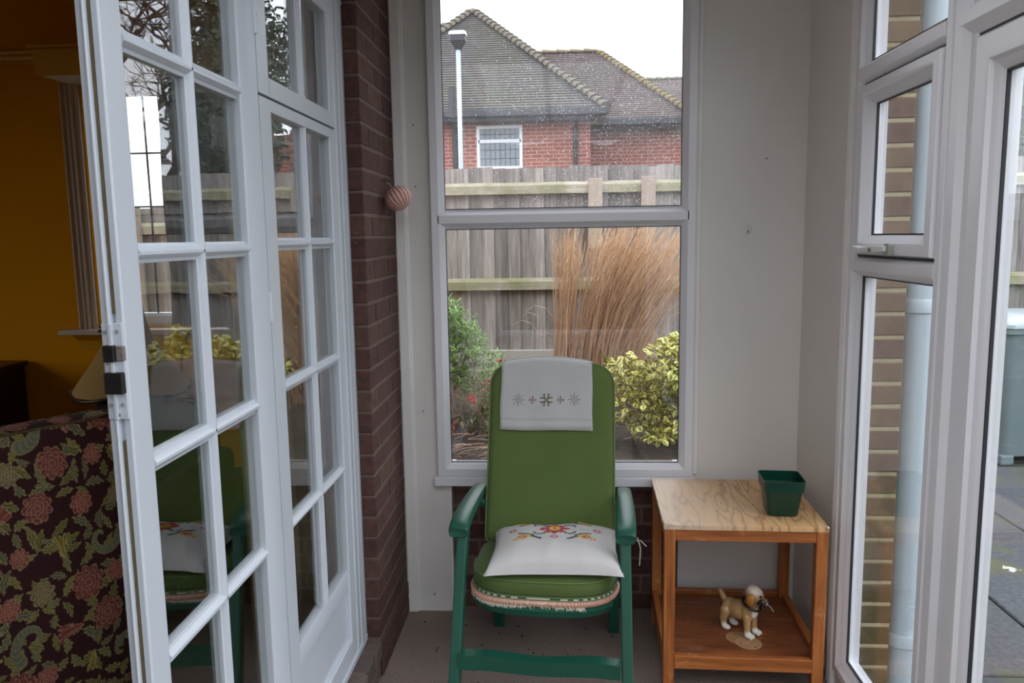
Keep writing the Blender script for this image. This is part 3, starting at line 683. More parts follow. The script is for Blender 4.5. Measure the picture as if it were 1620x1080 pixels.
n.col(hs.outputs[0]); n.rough(0.75); n.bump(f1, 0.4, 0.004); M['slab'] = n.m
M['joint'] = simple('mossy_joint', lin(52, 54, 34), 0.95, 0.5, 30, 0.5, 100)
patio = tag(box('patio', (1.0, -6, -0.24), (9, 6.55, -0.162), M['joint']), kind='structure')
sm_ = brickmesh(1.268, 1.388, 0.06, 0.006)
for r in range(-6, 3):
    for k in range(0, 6):
        x = 2.0+0.64+(k-1)*1.28+(0.64 if r % 2 else 0); y = 2.94+1.4*r+0.7
        if x-0.634 < 0.95:
            continue
        if y+0.69 > 6.7: continue
        place(sm_, 'slab', patio, (x, y, -0.180+j(0.003)), M['slab'], (j(0.002), j(0.002), 0))
edge = brickmesh(0.33, 1.388, 0.06, 0.006); edge2 = brickmesh(0.97, 1.388, 0.06, 0.006)
for r in range(-6, 3):
    if r % 2: place(edge2, 'slab', patio, (1.52, 2.94+1.4*r+0.7, -0.180), M['slab'])
    else: place(edge2, 'slab', patio, (1.51, 2.94+1.4*r+0.7, -0.181), M['slab'])

# fence
def woodmat(name, c1, c2, moss):
    n = NT(name); g = n.n('ShaderNodeNewGeometry'); mp = n.n('ShaderNodeMapping'); mp.inputs['Scale'].default_value = (14, 14, 0.9) if 'board' in name else (0.9, 14, 14)
    n.l(g.outputs['Position'], mp.inputs[0]); oi = n.n('ShaderNodeObjectInfo')
    va = n.n('ShaderNodeVectorMath', operation='ADD'); n.l(mp.outputs[0], va.inputs[0]); cb = n.n('ShaderNodeCombineXYZ'); n.l(n.math('MULTIPLY', oi.outputs['Random'], 37.0), cb.inputs[2]); n.l(cb.outputs[0], va.inputs[1])
    f = n.noise(va.outputs[0], 3.0, 7, 0.7); cc = n.mix(n.ramp(f, [(0.3, (0, 0, 0, 1)), (0.7, (1, 1, 1, 1))]), c1, c2)
    hs = n.n('ShaderNodeHueSaturation'); n.l(cc, hs.inputs['Color']); n.l(n.math('ADD', n.math('MULTIPLY', oi.outputs['Random'], .7), .62), hs.inputs['Value']); cc = hs.outputs[0]
    if moss: cc = n.mix(n.math('MULTIPLY', n.ramp(n.noise(g.outputs['Position'], 4, 5), [(0.4, (0, 0, 0, 1)), (0.6, (1, 1, 1, 1))]), 0.6), cc, lin(112, 118, 60))
    n.col(cc); n.rough(0.9); n.bump(f, 0.6, 0.004); return n.m
M['fboard'] = woodmat('grey_board_wood', lin(108, 103, 101), lin(172, 166, 162), False)
M['frail'] = woodmat('mossy_rail_wood', lin(140, 134, 120), lin(176, 168, 152), True)
M['fpost'] = woodmat('pale_post_board', lin(158, 144, 130), lin(186, 172, 158), False)
M['concrete'] = simple('pale_concrete', lin(176, 174, 166), 0.9, 0.12, 8, 0.4, 60)
bmesh_board = {}
def fence(name, x0, x1, ztop, label, posts):
    f = empty(name, ((x0+x1)/2, 6.6, 0.33), 0, label, 'fence'); cx = (x0+x1)/2; hgt = ztop-0.56
    key = round(hgt, 2)
    if key not in bmesh_board:
        me = bpy.data.meshes.new('board'); w2 = 0.062
        me.from_pydata([(-w2, 0, 0), (w2, -.022, 0), (w2, .005, 0), (-w2, .008, 0), (-w2, 0, hgt), (w2, -.022, hgt), (w2, .005, hgt), (-w2, .008, hgt)], [], [(0,3,2,1),(4,5,6,7),(0,1,5,4),(1,2,6,5),(2,3,7,6),(3,0,4,7)]); bmesh_board[key] = me
    x = x0
    while x < x1:
        place(bmesh_board[key], 'board', f, (x-cx, 0.03+j(0.004), 0.56-0.33+j(0.01)), M['fboard'], (j(0.006), j(0.006), j(0.03))); x += 0.106+j(0.004)
    for zr in (ztop-0.17, ztop-0.96):
        MB().loft([[(xx-cx, -0.045, zr-.048-.33), (xx-cx, -0.045, zr+.02-.33), (xx-cx, 0.012, zr+.05-.33), (xx-cx, 0.012, zr-.048-.33)] for xx in (x0-.05, x1+.05)]).build('rail', M['frail'], f)
    box('gravel_board', (x0-cx, -0.03, -0.05), (x1-cx, 0.02, 0.275), M['concrete'], f, 0.005)
    for px_, wd, dy, zt, zb in posts: box('post', (px_-cx-wd/2, dy, zb-.33), (px_-cx+wd/2, dy+.03, zt-.33), M['fpost'], f, 0.004)
fence('fence', -1.24, 9.0, 2.125, 'tall weathered board fence with mossy rails behind the flower bed', [(0.295, 0.115, -0.078, 2.02, 1.45), (0.725, 0.115, -0.078, 2.03, 0.4), (3.2, 0.1, -0.078, 2.0, 0.3), (6.0, 0.1, -0.078, 2.0, 0.3)])
fence('fence', -6.2, -1.46, 1.845, 'lower grey board fence seen through the leaded window', [(-3.62, 0.14, -0.078, 1.86, 0.3), (-5.4, 0.1, -0.078, 1.86, 0.3)])

# --- plants
def leafcards(n_, center, rad, size, seed, mats_idx=1, elong=2.2, gaps=0.0, lobes=0, flat=1.0):
    rs = np.random.default_rng(seed); c = np.array(center); rad = np.array(rad)
    if lobes:
        lc = rs.normal(size=(lobes, 3)); lc /= np.linalg.norm(lc, axis=1)[:, None]; lc = lc*rs.uniform(.3, .85, (lobes, 1)); lr = rs.uniform(.22, .4, lobes)
        idx = rs.integers(0, lobes, n_); d = rs.normal(size=(n_, 3)); d /= np.linalg.norm(d, axis=1)[:, None]
        p = lc[idx]+d*lr[idx][:, None]*rs.uniform(.6, 1.05, (n_, 1))
    else:
        d = rs.normal(size=(n_, 3)); d /= np.linalg.norm(d, axis=1)[:, None]; p = d*rs.uniform(.3, 1, (n_, 1))**(1/2.2)
    pos = c+p*rad
    a = rs.normal(size=(n_, 3)); a /= np.linalg.norm(a, axis=1)[:, None]; b_ = np.cross(a, rs.normal(size=(n_, 3))); b_ /= np.linalg.norm(b_, axis=1)[:, None]
    s = size*rs.uniform(.6, 1.3, (n_, 1))
    v = np.stack([pos-a*s, pos+b_*s/elong+a*s*.1, pos+a*s, pos-b_*s/elong+a*s*.1], 1).reshape(-1, 3)
    return v, np.arange(n_*4).reshape(-1, 4)
def cards_obj(name, parts, mat, parent):
    V = np.concatenate([p[0] for p in parts]); off = 0; F = []
    for p in parts: F.append(p[1]+off); off += len(p[0])
    me = bpy.data.meshes.new(name); me.from_pydata(V.tolist(), [], np.concatenate(F).tolist()); o = link(name, me, mat, parent); o['kind'] = 'stuff'; return o
def leafmat(name, c1, c2, rough=0.5):
    n = NT(name); g = n.n('ShaderNodeNewGeometry'); rp = g.outputs['Random Per Island']; n.col(n.mix(rp, c1, c2)); n.rough(rough); return n.m
M['leafgreen'] = leafmat('fresh_green_leaf', lin(70, 108, 38), lin(150, 188, 96))
M['leafdark'] = leafmat('dark_evergreen_leaf', lin(34, 52, 34), lin(66, 88, 60))
M['leafolive'] = leafmat('olive_leaf', lin(70, 80, 40), lin(110, 112, 60))
M['twig'] = simple('grey_brown_twig', lin(138, 116, 100), 0.8, 0.3, 30)
M['bark'] = simple('dark_bark', lin(58, 46, 38), 0.9, 0.3, 10, 0.5, 40)
M['straw'] = leafmat('straw_stems', lin(158, 116, 90), lin(210, 176, 142), 0.7)
M['plume'] = leafmat('buff_plumes', lin(192, 154, 122), lin(228, 198, 164), 0.8)
M['berry'] = simple('red_berry', lin(190, 40, 52), 0.3)
# ornamental grass
gc = empty('ornamental_grass', (0.26, 5.75, 0.33), 0, 'tall clump of dry buff ornamental grass leaning right against the fence', 'grass')
st_, pl_ = MB(), MB()
for i in range(720):
    bx, by = random.gauss(-0.02, 0.15), random.gauss(0, 0.10)
    bx = max(-0.30, min(0.30, bx)); Ht = random.uniform(0.85, 1.27); lean = 0.12+0.55*(bx+0.3)/0.6*random.uniform(0.25, 1.1)+random.gauss(0, 0.05)
    if bx < -0.18: lean = random.uniform(-0.02, 0.14)
    ly = random.gauss(0, 0.10); w_ = random.uniform(0.0016, 0.0030); pts = []
    for k in range(6):
        t = k/5; pts.append(Vector((bx+lean*t*t*0.9+0.012*math.sin(i+4*t), by+ly*t*t, Ht*t*(1-0.06*abs(lean)*t))))
    a = random.uniform(0, PI); dv = Vector((math.cos(a), math.sin(a), 0)); vs = []
    for k, p in enumerate(pts):
        ww = w_*(1-0.4*k/5); vs += [p-dv*ww, p+dv*ww, p+Vector((-dv.y, dv.x, 0))*ww]
    st_.add(vs, [(k*3+q, k*3+(q+1) % 3, k*3+3+(q+1) % 3, k*3+3+q) for k in range(5) for q in range(3)])
    d = (pts[5]-pts[4]).normalized(); base = pts[4]+(pts[5]-pts[4])*0.3
    for q in range(22):
        t = q/22; p = base+d*t*0.26; a = random.uniform(0, 2*PI); o_ = Vector((math.cos(a), math.sin(a), 0))*random.uniform(0.010, 0.030)*(1-0.6*t)+d*random.uniform(0.03, 0.06)
        sd_ = o_.cross(Vector((random.random(), random.random(), random.random()))).normalized()*0.0016
        pl_.add([p-sd_, p+sd_, p+o_], [(0, 1, 2)])
for i in range(260):   # thin arching leaves spilling out
    a = random.uniform(-0.9, 1.2) if random.random() < .7 else random.uniform(0, 2*PI); L_ = random.uniform(0.25, 0.65); h = random.uniform(0.25, 0.75); bx = random.uniform(-.2, .3); vs = []
    for k in range(7):
        t = k/6; p = Vector((bx+math.cos(a)*L_*t*.8, math.sin(a)*L_*t*.4, h*math.sin(PI*0.62*t)*1.1)); w_ = 0.0022*(1-t*0.8); vs += [p+Vector((0, w_, w_)), p-Vector((0, w_, w_))]
    st_.add(vs, [(k*2, k*2+1, k*2+3, k*2+2) for k in range(6)])
tag(st_.build('stems', M['straw'], gc, norm=False), kind='stuff'); tag(pl_.build('plumes', M['plume'], gc, norm=False), kind='stuff')
# variegated shrub
M['leafyellow'] = simple('yellow_leaf_edge', lin(222, 216, 118), 0.35, 0.12, 40, rnd=0.1)
M['leafcentre'] = simple('green_leaf_centre', lin(112, 128, 44), 0.35, 0.2, 40, rnd=0.2)
me = bpy.data.meshes.new('leaf'); L_, W_ = 0.034, 0.0135
vs = [(0, 0, 0), (L_*.3, W_*.85, .002), (L_*.65, W_, .001), (L_, 0, -.004), (L_*.65, -W_, .001), (L_*.3, -W_*.85, .002), (L_*.3, W_*.3, -.001), (L_*.65, W_*.35, -.002), (L_*.65, -W_*.35, -.002), (L_*.3, -W_*.3, -.001)]
me.from_pydata(vs, [], [(0, 9, 6), (9, 8, 7, 6), (8, 3, 7), (0, 6, 1), (6, 7, 2, 1), (7, 3, 2), (0, 5, 9), (5, 4, 8, 9), (4, 3, 8)])
me.materials.append(M['leafcentre']); me.materials.append(M['leafyellow']); me.polygons.foreach_set('material_index', [0, 0, 0, 1, 1, 1, 1, 1, 1]); LEAF = me
eu = empty('variegated_shrub', (0.78, 4.75, 0.31), 0, 'variegated yellow and green leafy shrub right of the green chair', 'shrub')
rs = random.Random(3); allv = []; lst = []
lob = [((-0.10, 0.0, 0.42), .20), ((0.12, -.05, .38), .24), ((-.22, .02, .30), .20), ((0.0, -.12, .25), .22), ((.3, 0, .42), .26), ((.22, -.1, .20), .22), ((.55, .05, .35), .28), ((.85, .1, .3), .26), ((-.40, .0, .41), .12), ((-.05, .1, .52), .12), ((.12, .02, .60), .12), ((-.12, -.1, .16), .13), ((0.02, -.1, .12), .16), ((-.30, -.1, .22), .15), ((-.22, -.25, .03), .11), ((.1, -.2, .30), .2), ((-.02, -.12, .45), .2)]
for i in range(4200):
    c_, r_ = lob[rs.randrange(len(lob))]
    d = Vector((rs.gauss(0, 1), rs.gauss(0, 1), rs.gauss(0, 1))).normalized(); p = Vector(c_)+d*r_*rs.uniform(.55, 1.05)
    if p.z < 0.06: continue
    rot = Euler((rs.uniform(-.8, .8), rs.uniform(-1.0, 1.0), math.atan2(d.y, d.x)+rs.uniform(-1, 1))); lst.append((p, rot, rs.uniform(.95, 1.6)))
lst.sort(key=lambda t: t[0].y-0.6*(abs(t[0].x) < .35))
for (p, rot, s_) in lst[:300]:
    o = bpy.data.objects.new('leaf', LEAF); C.objects.link(o); o.parent = eu; o.location = p; o.rotation_euler = rot; o.scale = (s_,)*3
b = MB()
mi9 = [0, 0, 0, 1, 1, 1, 1, 1, 1]
for (p, rot, s_) in lst[300:]:
    R = rot.to_matrix(); base = len(b.v); b.v += [tuple(p+R @ (Vector(v)*s_)) for v in vs]
    b.f += [tuple(base+q for q in f) for f in ((0, 9, 6), (9, 8, 7, 6), (8, 3, 7), (0, 6, 1), (6, 7, 2, 1), (7, 3, 2), (0, 5, 9), (5, 4, 8, 9), (4, 3, 8))]; b.mi += mi9
tag(b.build('foliage', [M['leafcentre'], M['leafyellow']], eu, norm=False), kind='stuff')
b = MB()
for i in range(34):
    c_, r_ = lob[i % len(lob)]; e = Vector(c_)+Vector((rs.gauss(0, .08), rs.gauss(0, .08), .05)); s0 = Vector((c_[0]*.4+rs.gauss(0, .04), rs.gauss(0, .04), 0)); b.tube([s0, s0.lerp(e, .5)+Vector((0, 0, .04)), e], [.006, .004, .002], 5)
b.build('stems', M['twig'], eu)
# feathery green shrub
gs = empty('green_shrub', (-0.80, 5.25, 0.33), 0, 'bright green feathery shrub at the left edge of the back window', 'shrub')
b = MB(); rs = random.Random(9); V = []
for i in range(1000):
    top = Vector((rs.gauss(0.02, .20), rs.gauss(0, .12), rs.uniform(.26, .84))); top.z -= max(0, top.x-.02)*1.0
    a0 = rs.uniform(0, 2*PI)
    for q in range(11):
        a = a0+q*0.57; e = Vector((math.cos(a), math.sin(a), rs.uniform(-.2, .9)))*rs.uniform(.03, .065); s_ = e.cross(Vector((0, 0, 1))).normalized()*.0042
        m_ = top+e*.5+Vector((0, 0, .006)); b.add([top, m_-s_, top+e, m_+s_], [(0, 1, 2, 3)])
b.build('foliage', M['leafgreen'], gs, norm=False)['kind'] = 'stuff'
b = MB()
for i in range(16):
    e = Vector((rs.gauss(0.02, .16), rs.gauss(0, .1), rs.uniform(.35, .6))); b.tube([(rs.gauss(0, .04), 0, 0), e*.55, e], [.005, .004, .002], 5)
b.build('stems', M['twig'], gs)
# berry bush of bare twigs
bb = empty('berry_bush', (-0.50, 4.88, 0.32), 0, 'bare twiggy bush with small red berries, beside the green chair', 'shrub')
b = MB(); tips = []
def twig(p, d, L, r, lvl):
    pts = [p]; 
    for k in range(5):
        d = (d+Vector((rs.gauss(0, .22), rs.gauss(0, .22), rs.gauss(-0.02, .2)))).normalized(); pts.append(pts[-1]+d*L/5)
    b.tube(pts, [r*(1-.12*k) for k in range(6)], 4, cap=False); tips.append(pts[-1])
    if lvl > 0:
        for k in (2, 3, 4, 5):
            dd = (d+Vector((rs.gauss(0, .7), rs.gauss(0, .6), rs.gauss(0, .5)))).normalized(); twig(pts[k], dd, L*rs.uniform(.45, .8), r*.6, lvl-1)
for i in range(15): twig(Vector((rs.gauss(0, .06), rs.gauss(0, .05), 0)), Vector((rs.uniform(-.8, .9), rs.uniform(-.3, .3), rs.uniform(.5, 1.3))).normalized(), rs.uniform(.2, .36), .0042, 2)
b.build('twigs', M['twig'], bb, norm=False)['kind'] = 'stuff'
bm2 = bmesh.new(); bmesh.ops.create_icosphere(bm2, subdivisions=2, radius=.0075); bme = bpy.data.meshes.new('berry'); bm2.to_mesh(bme); bm2.free()
bme.polygons.foreach_set('use_smooth', [True]*len(bme.polygons))
for (cx_, cz_, nn) in ((-.05, .24, 12), (-.20, .05, 14), (.05, .32, 6), (.14, .48, 5)):
    for q in range(nn): place(bme, 'berry', bb, (cx_+rs.gauss(0, .018), -.08+rs.gauss(0, .02), cz_+rs.gauss(0, .02)), M['berry'])
cards_obj('weeds', [leafcards(260, (0.15, -.05, .10), (.34, .2, .09), .028, 21, elong=3)], M['leafolive'], bb)
# straw litter
b = MB()
for i in range(45):
    p = Vector((rs.uniform(-.75, -.2), rs.uniform(4.2, 4.7), .325+rs.random()*.02)); a = rs.uniform(-.6, .6); L_ = rs.uniform(.05, .2); e = p+Vector((math.cos(a)*L_, math.sin(a)*L_, rs.uniform(0, .03))); b.tube([p, (p+e)/2+Vector((0, 0, .008)), e], .0018, 3)
tag(b.build('straw_litter', M['straw']), 'dry straw stalks lying on the soil under the berry bush', 'straw', kind='stuff')
# trees beyond the fence (seen reflected in the glazed doors)
def tree_bare(name, loc, Ht, seed, label):
    r_ = random.Random(seed); t = empty(name, loc, 0, label, 'tree', 'bare trees beyond the fence'); b = MB(); tk = MB()
    def br(p, d, L, r, lvl):
        pts = [p]
        for k in range(4):
            d = (d+Vector((r_.gauss(0, .16), r_.gauss(0, .16), r_.gauss(.02, .1)))).normalized(); pts.append(pts[-1]+d*L/4)
        (tk if lvl == 6 else b).tube(pts, [r*(1-.12*k) for k in range(5)], 5 if lvl > 3 else 3, cap=False)
        if lvl > 0:
            for q in range(3 if lvl > 2 else 4):
                dd = (d+Vector((r_.gauss(0, .62), r_.gauss(0, .62), r_.gauss(.15, .35)))).normalized(); br(pts[r_.choice((2, 3, 4))], dd, L*r_.uniform(.55, .8), r*.58, lvl-1)
    br(Vector((0, 0, 0)), Vector((0, 0, 1)), Ht*.33, Ht*.022, 6)
    tk.build('trunk', M['bark'], t, smooth=True); b.build('branches', M['bark'], t, norm=False)['kind'] = 'stuff'
def tree_green(name, loc, rad, hc, seed, label, mat):
    t = empty(name, loc, 0, label, 'tree'); MB().tube([(0, 0, 0), (.1, 0, hc*.6), (0, 0, hc)], [.16, .12, .05], 8).build('trunk', M['bark'], t)
    cards_obj('foliage', [leafcards(16000, (0, 0, hc), rad, .062, seed, elong=2.4, lobes=40)], mat, t)
tree_bare('bare_tree', (5.6, 13.5, .55), 8.5, 4, 'bare branching tree beyond the fence, mirrored high in the glazed doors')
tree_bare('bare_tree', (8.6, 13.0, .55), 9.5, 8, 'wide bare tree beyond the fence at the right end')
tree_green('evergreen_tree', (3.55, 12.2, .55), (1.15, 1.2, 2.7), 3.2, 1, 'dark evergreen tree beyond the fence, mirrored in the middle glazed panes', M['leafdark'])
tree_green('evergreen_tree', (6.6, 11.5, .55), (1.9, 1.3, 2.0), 2.6, 2, 'broad dark evergreen beyond the fence, mirrored beside the leaded window', M['leafdark'])

# --- wheelie bin
M['bin'] = simple('grey_green_bin', lin(112, 128, 132), 0.45, 0.08, 8)
M['lid'] = simple('pale_grey_lid', lin(176, 186, 192), 0.3, 0.05, 8)
bn = empty('wheelie_bin', (3.40, 6.02, -0.15), 0.12, 'grey wheelie bin with pale lid standing on the patio by the fence', 'bin'); bn.scale = (1, 1, 1.04)
def rrect(w_, h_, r, z, n_=5, cx=0, cy=0):
    pts = []
    for (sx_, sy_, a0) in ((1, 1, 0), (-1, 1, PI/2), (-1, -1, PI), (1, -1, 3*PI/2)):
        for k in range(n_+1):
            a = a0+k*PI/2/n_; pts.append((cx+sx_*(w_/2-r)+r*math.cos(a), cy+sy_*(h_/2-r)+r*math.sin(a), z))
    return pts
body = MB().loft([rrect(.44, .46, .05, 0.06), rrect(.47, .50, .05, .3), rrect(.56, .62, .05, .93), rrect(.585, .65, .04, .935), rrect(.585, .65, .04, .985)]).build('body', M['bin'], bn, auto=40)
for x in (-.18, .18): box('foot', (x-.05, -.24, 0), (x+.05, -.14, .07), M['bin'], bn, .01)
MB().loft([rrect(.60, .67, .05, .975), rrect(.60, .67, .05, 1.0), rrect(.56, .62, .06, 1.035), rrect(.40, .45, .06, 1.06)]).build('lid', M['lid'], bn, auto=40)
MB().box((-.22, .30, .95), (.22, .37, .985)).build('handle', M['bin'], bn, bevel=.01)
MB().loft([rrect(.03, .03, .01, .86, 2, -.10, -.345), rrect(.035, .03, .01, .95, 2, -.10, -.35), rrect(.05, .03, .01, 1.0, 2, -.10, -.35)]).build('latch', M['bin'], bn)
for x in (-.25, .25): MB().tube([(x-.03, .24, .1), (x+.03, .24, .1)], .1, 20).build('wheel', M['gasket'], bn)

# --- neighbouring houses
n = NT('house_brick'); g = n.n('ShaderNodeNewGeometry')
mp = n.n('ShaderNodeMapping'); mp.inputs['Rotation'].default_value = (PI/2, 0, 0); n.l(g.outputs['Position'], mp.inputs[0])
bt = n.n('ShaderNodeTexBrick'); n.l(mp.outputs[0], bt.inputs[0]); bt.inputs['Scale'].default_value = 1.0; bt.inputs['Brick Width'].default_value = .235; bt.inputs['Row Height'].default_value = .078
bt.inputs['Mortar Size'].default_value = .009; bt.inputs['Color1'].default_value = lin(150, 74, 62); bt.inputs['Color2'].default_value = lin(176, 100, 84); bt.inputs['Mortar'].default_value = lin(190, 172, 160)
n.col(n.mix(n.math('MULTIPLY', n.noise(g.outputs['Position'], 1.3, 4), .5), bt.outputs[0], lin(122, 66, 58))); n.rough(.9); M['hbrick'] = n.m
def tilemat(name, c1, c2, c3):
    n = NT(name); g = n.n('ShaderNodeNewGeometry'); v = n.n('ShaderNodeTexVoronoi'); mp = n.n('ShaderNodeMapping'); mp.inputs['Scale'].default_value = (6, 6, 9); n.l(g.outputs['Position'], mp.inputs[0]); n.l(mp.outputs[0], v.inputs[0]); v.inputs['Scale'].default_value = 1
    cc = n.mix(v.outputs['Color'], c1, c2); cc = n.mix(n.ramp(n.noise(g.outputs['Position'], 1.0, 5), [(.42, (0, 0, 0, 1)), (.65, (1, 1, 1, 1))]), cc, c3); n.col(cc); n.rough(.9); return n.m
M['tile'] = tilemat('brown_roof_tile', lin(88, 84, 84), lin(112, 108, 108), lin(98, 98, 84))
M['tile2'] = tilemat('purple_roof_tile', lin(98, 84, 84), lin(126, 112, 112), lin(104, 96, 88))
M['ridge'] = simple('ridge_tile', lin(104, 97, 84), .9, .3, 6); M['lichen'] = simple('yellow_lichen_tile', lin(168, 144, 54), .9, .5, 2.5, c2=lin(96, 84, 76))
M['fascia'] = simple('black_fascia', lin(42, 44, 52), .5); M['hglass'] = simple('house_glass', lin(120, 130, 138), .1, .2, 3)
def roofpoly(b, A, B, Cc, D, rows):
    """courses stepped between eave edge A-B and ridge edge D-C"""
    A, B, Cc, D = map(Vector, (A, B, Cc, D)); nrm = (B-A).cross(D-A).normalized()
    if nrm.z < 0: nrm = -nrm
    for k in range(rows):
        t0, t1 = k/rows, (k+1)/rows; p, q = A.lerp(D, t0), B.lerp(Cc, t0); r, s_ = B.lerp(Cc, t1), A.lerp(D, t1); o_ = nrm*.032
        b.add([p, q, q+o_, p+o_, r, s_], [(0, 1, 2, 3), (3, 2, 4, 5)])
def hiptiles(parent, P0, P1, step, r, mat, name='ridge_tile'):
    P0, P1 = Vector(P0), Vector(P1); L_ = (P1-P0).length; n_ = int(L_/step); step = L_/n_; d = (P1-P0).normalized(); sid = d.cross(Vector((0, 0, 1))).normalized(); up = sid.cross(d)
    me = bpy.data.meshes.new(name); vs = []
    for (x, rr) in ((0, r*1.25), (step*1.02, r*.8)):
        for k in range(6):
            a = PI*k/5; vs.append((x, rr*math.cos(a), rr*.75*math.sin(a)-.02))
    me.from_pydata(vs, [], [(k, k+1, k+7, k+6) for k in range(5)]+[(5, 4, 3, 2, 1, 0), (6, 7, 8, 9, 10, 11)]); 
    R = Matrix((d, sid, up)).transposed().to_euler()
    for k in range(n_): place(me, name, parent, P0+d*k*step+up*.02, mat, R)
hs_ = empty('house', (-1, 17, .55), 0, 'red brick bungalow with steep hipped tiled roof beyond the fence', 'house')
def rel(p): return (p[0]+1, p[1]-17, p[2]-.55)
box('wall', rel((-4.7, 17, .5)), rel((.667, 20, 4.0)), M['hbrick'], hs_)
box('wall', rel((.6, 18.2, .5)), rel((6.2, 24, 3.95)), M['hbrick'], hs_)
b = MB(); ap = (-2.02, 19.5, 6.90)
roofpoly(b, rel((-4.98, 16.6, 4.12)), rel((.95, 16.6, 4.12)), rel(ap), rel(ap), 44)
roofpoly(b, rel((.95, 16.6, 4.12)), rel((.95, 24, 4.12)), rel((-2.0, 24, 6.90)), rel(ap), 44)
roofpoly(b, rel((-4.98, 24, 4.12)), rel((-4.98, 16.6, 4.12)), rel(ap), rel((-2.0, 24, 6.90)), 44)
roofpoly(b, rel((-5.6, 17.6, 4.2)), rel((-2.2, 17.6, 4.2)), rel((-2.2, 20.9, 6.93)), rel((-4.6, 20.9, 6.93)), 44)
b.build('roof', M['tile'], hs_)
b = MB(); b2 = MB()
roofpoly(b2, rel((-1.0, 17.8, 4.05)), rel((2.95, 17.8, 4.05)), rel((1.005, 20.6, 6.12)), rel((-1.0, 20.6, 6.12)), 36)
roofpoly(b2, rel((2.95, 17.8, 4.05)), rel((2.95, 24, 4.05)), rel((1.005, 24, 6.12)), rel((1.005, 20.6, 6.12)), 26)
roofpoly(b2, rel((1.6, 22.0, 3.9)), rel((6.4, 22.0, 3.9)), rel((6.4, 26, 6.42)), rel((1.6, 26, 6.42)), 36)
b2.build('roof', M['tile2'], hs_)
hiptiles(hs_, rel((.95, 16.58, 4.17)), rel(ap), .17, .12, M['ridge']); hiptiles(hs_, rel((-4.98, 16.58, 4.17)), rel(ap), .17, .12, M['ridge'])
hiptiles(hs_, rel((-1.1, 20.58, 6.12)), rel((1.0, 20.58, 6.12)), .3, .10, M['lichen']); hiptiles(hs_, rel((2.95, 17.78, 4.12)), rel((1.005, 20.6, 6.12)), .17, .10, M['lichen'])
hiptiles(hs_, rel((-4.6, 20.88, 6.93)), rel((-2.3, 20.88, 6.93)), .3, .10, M['ridge']); hiptiles(hs_, rel((1.6, 26, 6.42)), rel((6.4, 26, 6.42)), .3, .10, M['ridge'])
box('gutter', rel((-5.0, 16.46, 4.0)), rel((1.02, 16.62, 4.15)), M['fascia'], hs_, .02)
box('soffit', rel((-5.0, 16.6, 3.93)), rel((.95, 17.05, 4.02)), M['fascia'], hs_)
box('gutter', rel((.95, 17.66, 3.93)), rel((3.05, 17.82, 4.08)), M['fascia'], hs_, .02); box('soffit', rel((.7, 17.8, 3.86)), rel((3.0, 18.25, 3.96)), M['fascia'], hs_)
box('soffit', rel((.72, 16.6, 3.96)), rel((.97, 18, 4.06)), simple('pale_soffit', lin(150, 138, 128), .8), hs_)
MB().tube([rel((.35, 16.94, .6)), rel((.35, 16.94, 4.0))], .045, 8).build('downpipe', M['fascia'], hs_)
MB().tube([rel((-2.19, 16.93, .6)), rel((-2.19, 16.93, 4.0))], .055, 8).build('soil_pipe', M['fascia'], hs_)
MB().tube([rel((-2.19, 16.5, 4.0)), rel((-2.17, 16.5, 4.6))], .075, 8).build('soil_pipe', M['fascia'], hs_)
hw = ringframe('window', lambda u, v, h: rel((u, 16.99-h, v)), -1.735, 2.98, -.765, 3.885, [(0, -.05), (0, .03), (.06, .03), (.07, .01), (.07, -.05)], M['upvc'], hs_)
box('transom', rel((-1.7, 16.96, 3.53)), rel((-.8, 17.0, 3.60)), M['upvc'], hw); box('pane', rel((-1.68, 16.985, 3.03)), rel((-.82, 16.995, 3.84)), M['hglass'], hw)
box('window_cill', rel((-1.78, 16.90, 2.94)), rel((-.72, 17.0, 2.985)), M['upvc'], hw)
b = MB()
for k in range(1, 8): b.box(rel((-1.67+k*.107, 16.978, 3.03)), rel((-1.662+k*.107, 16.986, 3.84)))
for z in (3.2, 3.38, 3.70): b.box(rel((-1.68, 16.978, z)), rel((-.82, 16.986, z+.01)))
b.build('lead_strip', M['gasket'], hw)
# lamp post in front of the house
lpst = empty('lamp_post', (-1.105, 9, .55), 0, 'slim pale grey post with dark white-capped lantern beyond the fence', 'lamp post')
MB().tube([(0, 0, 0), (0, 0, 3.08)], .026, 12).build('pole', simple('pale_blue_grey_metal', lin(176, 188, 204), .4), lpst, smooth=True)
MB().loft([rrect(.06, .06, .01, 3.07, 2), rrect(.17, .14, .02, 3.16, 2), rrect(.17, .14, .02, 3.22, 2)]).build('lantern', M['fascia'], lpst)
MB().loft([rrect(.19, .16, .02, 3.22, 2), rrect(.19, .16, .02, 3.25, 2), rrect(.15, .12, .02, 3.265, 2)]).build('cap', M['upvc'], lpst)
# second house far right
h2 = empty('house', (13.4, 19, .55), 0, 'pinkish brick house with grey roof above the fence on the far right', 'house')
box('wall', (-2.4, 0, 0), (4, 5, 3.55), M['hbrick'], h2)
b = MB(); roofpoly(b, (-2.8, -.4, 3.4), (4.4, -.4, 3.4), (4.4, 2.5, 6.6), (-.6, 2.5, 6.6), 30); roofpoly(b, (-2.8, 5.4, 3.4), (-2.8, -.4, 3.4), (-.6, 2.5, 6.6), (-.6, 2.5, 6.6), 30); b.build('roof', M['tile2'], h2)
box('gutter', (-2.85, -.5, 3.32), (4.4, -.38, 3.45), M['fascia'], h2, .02)

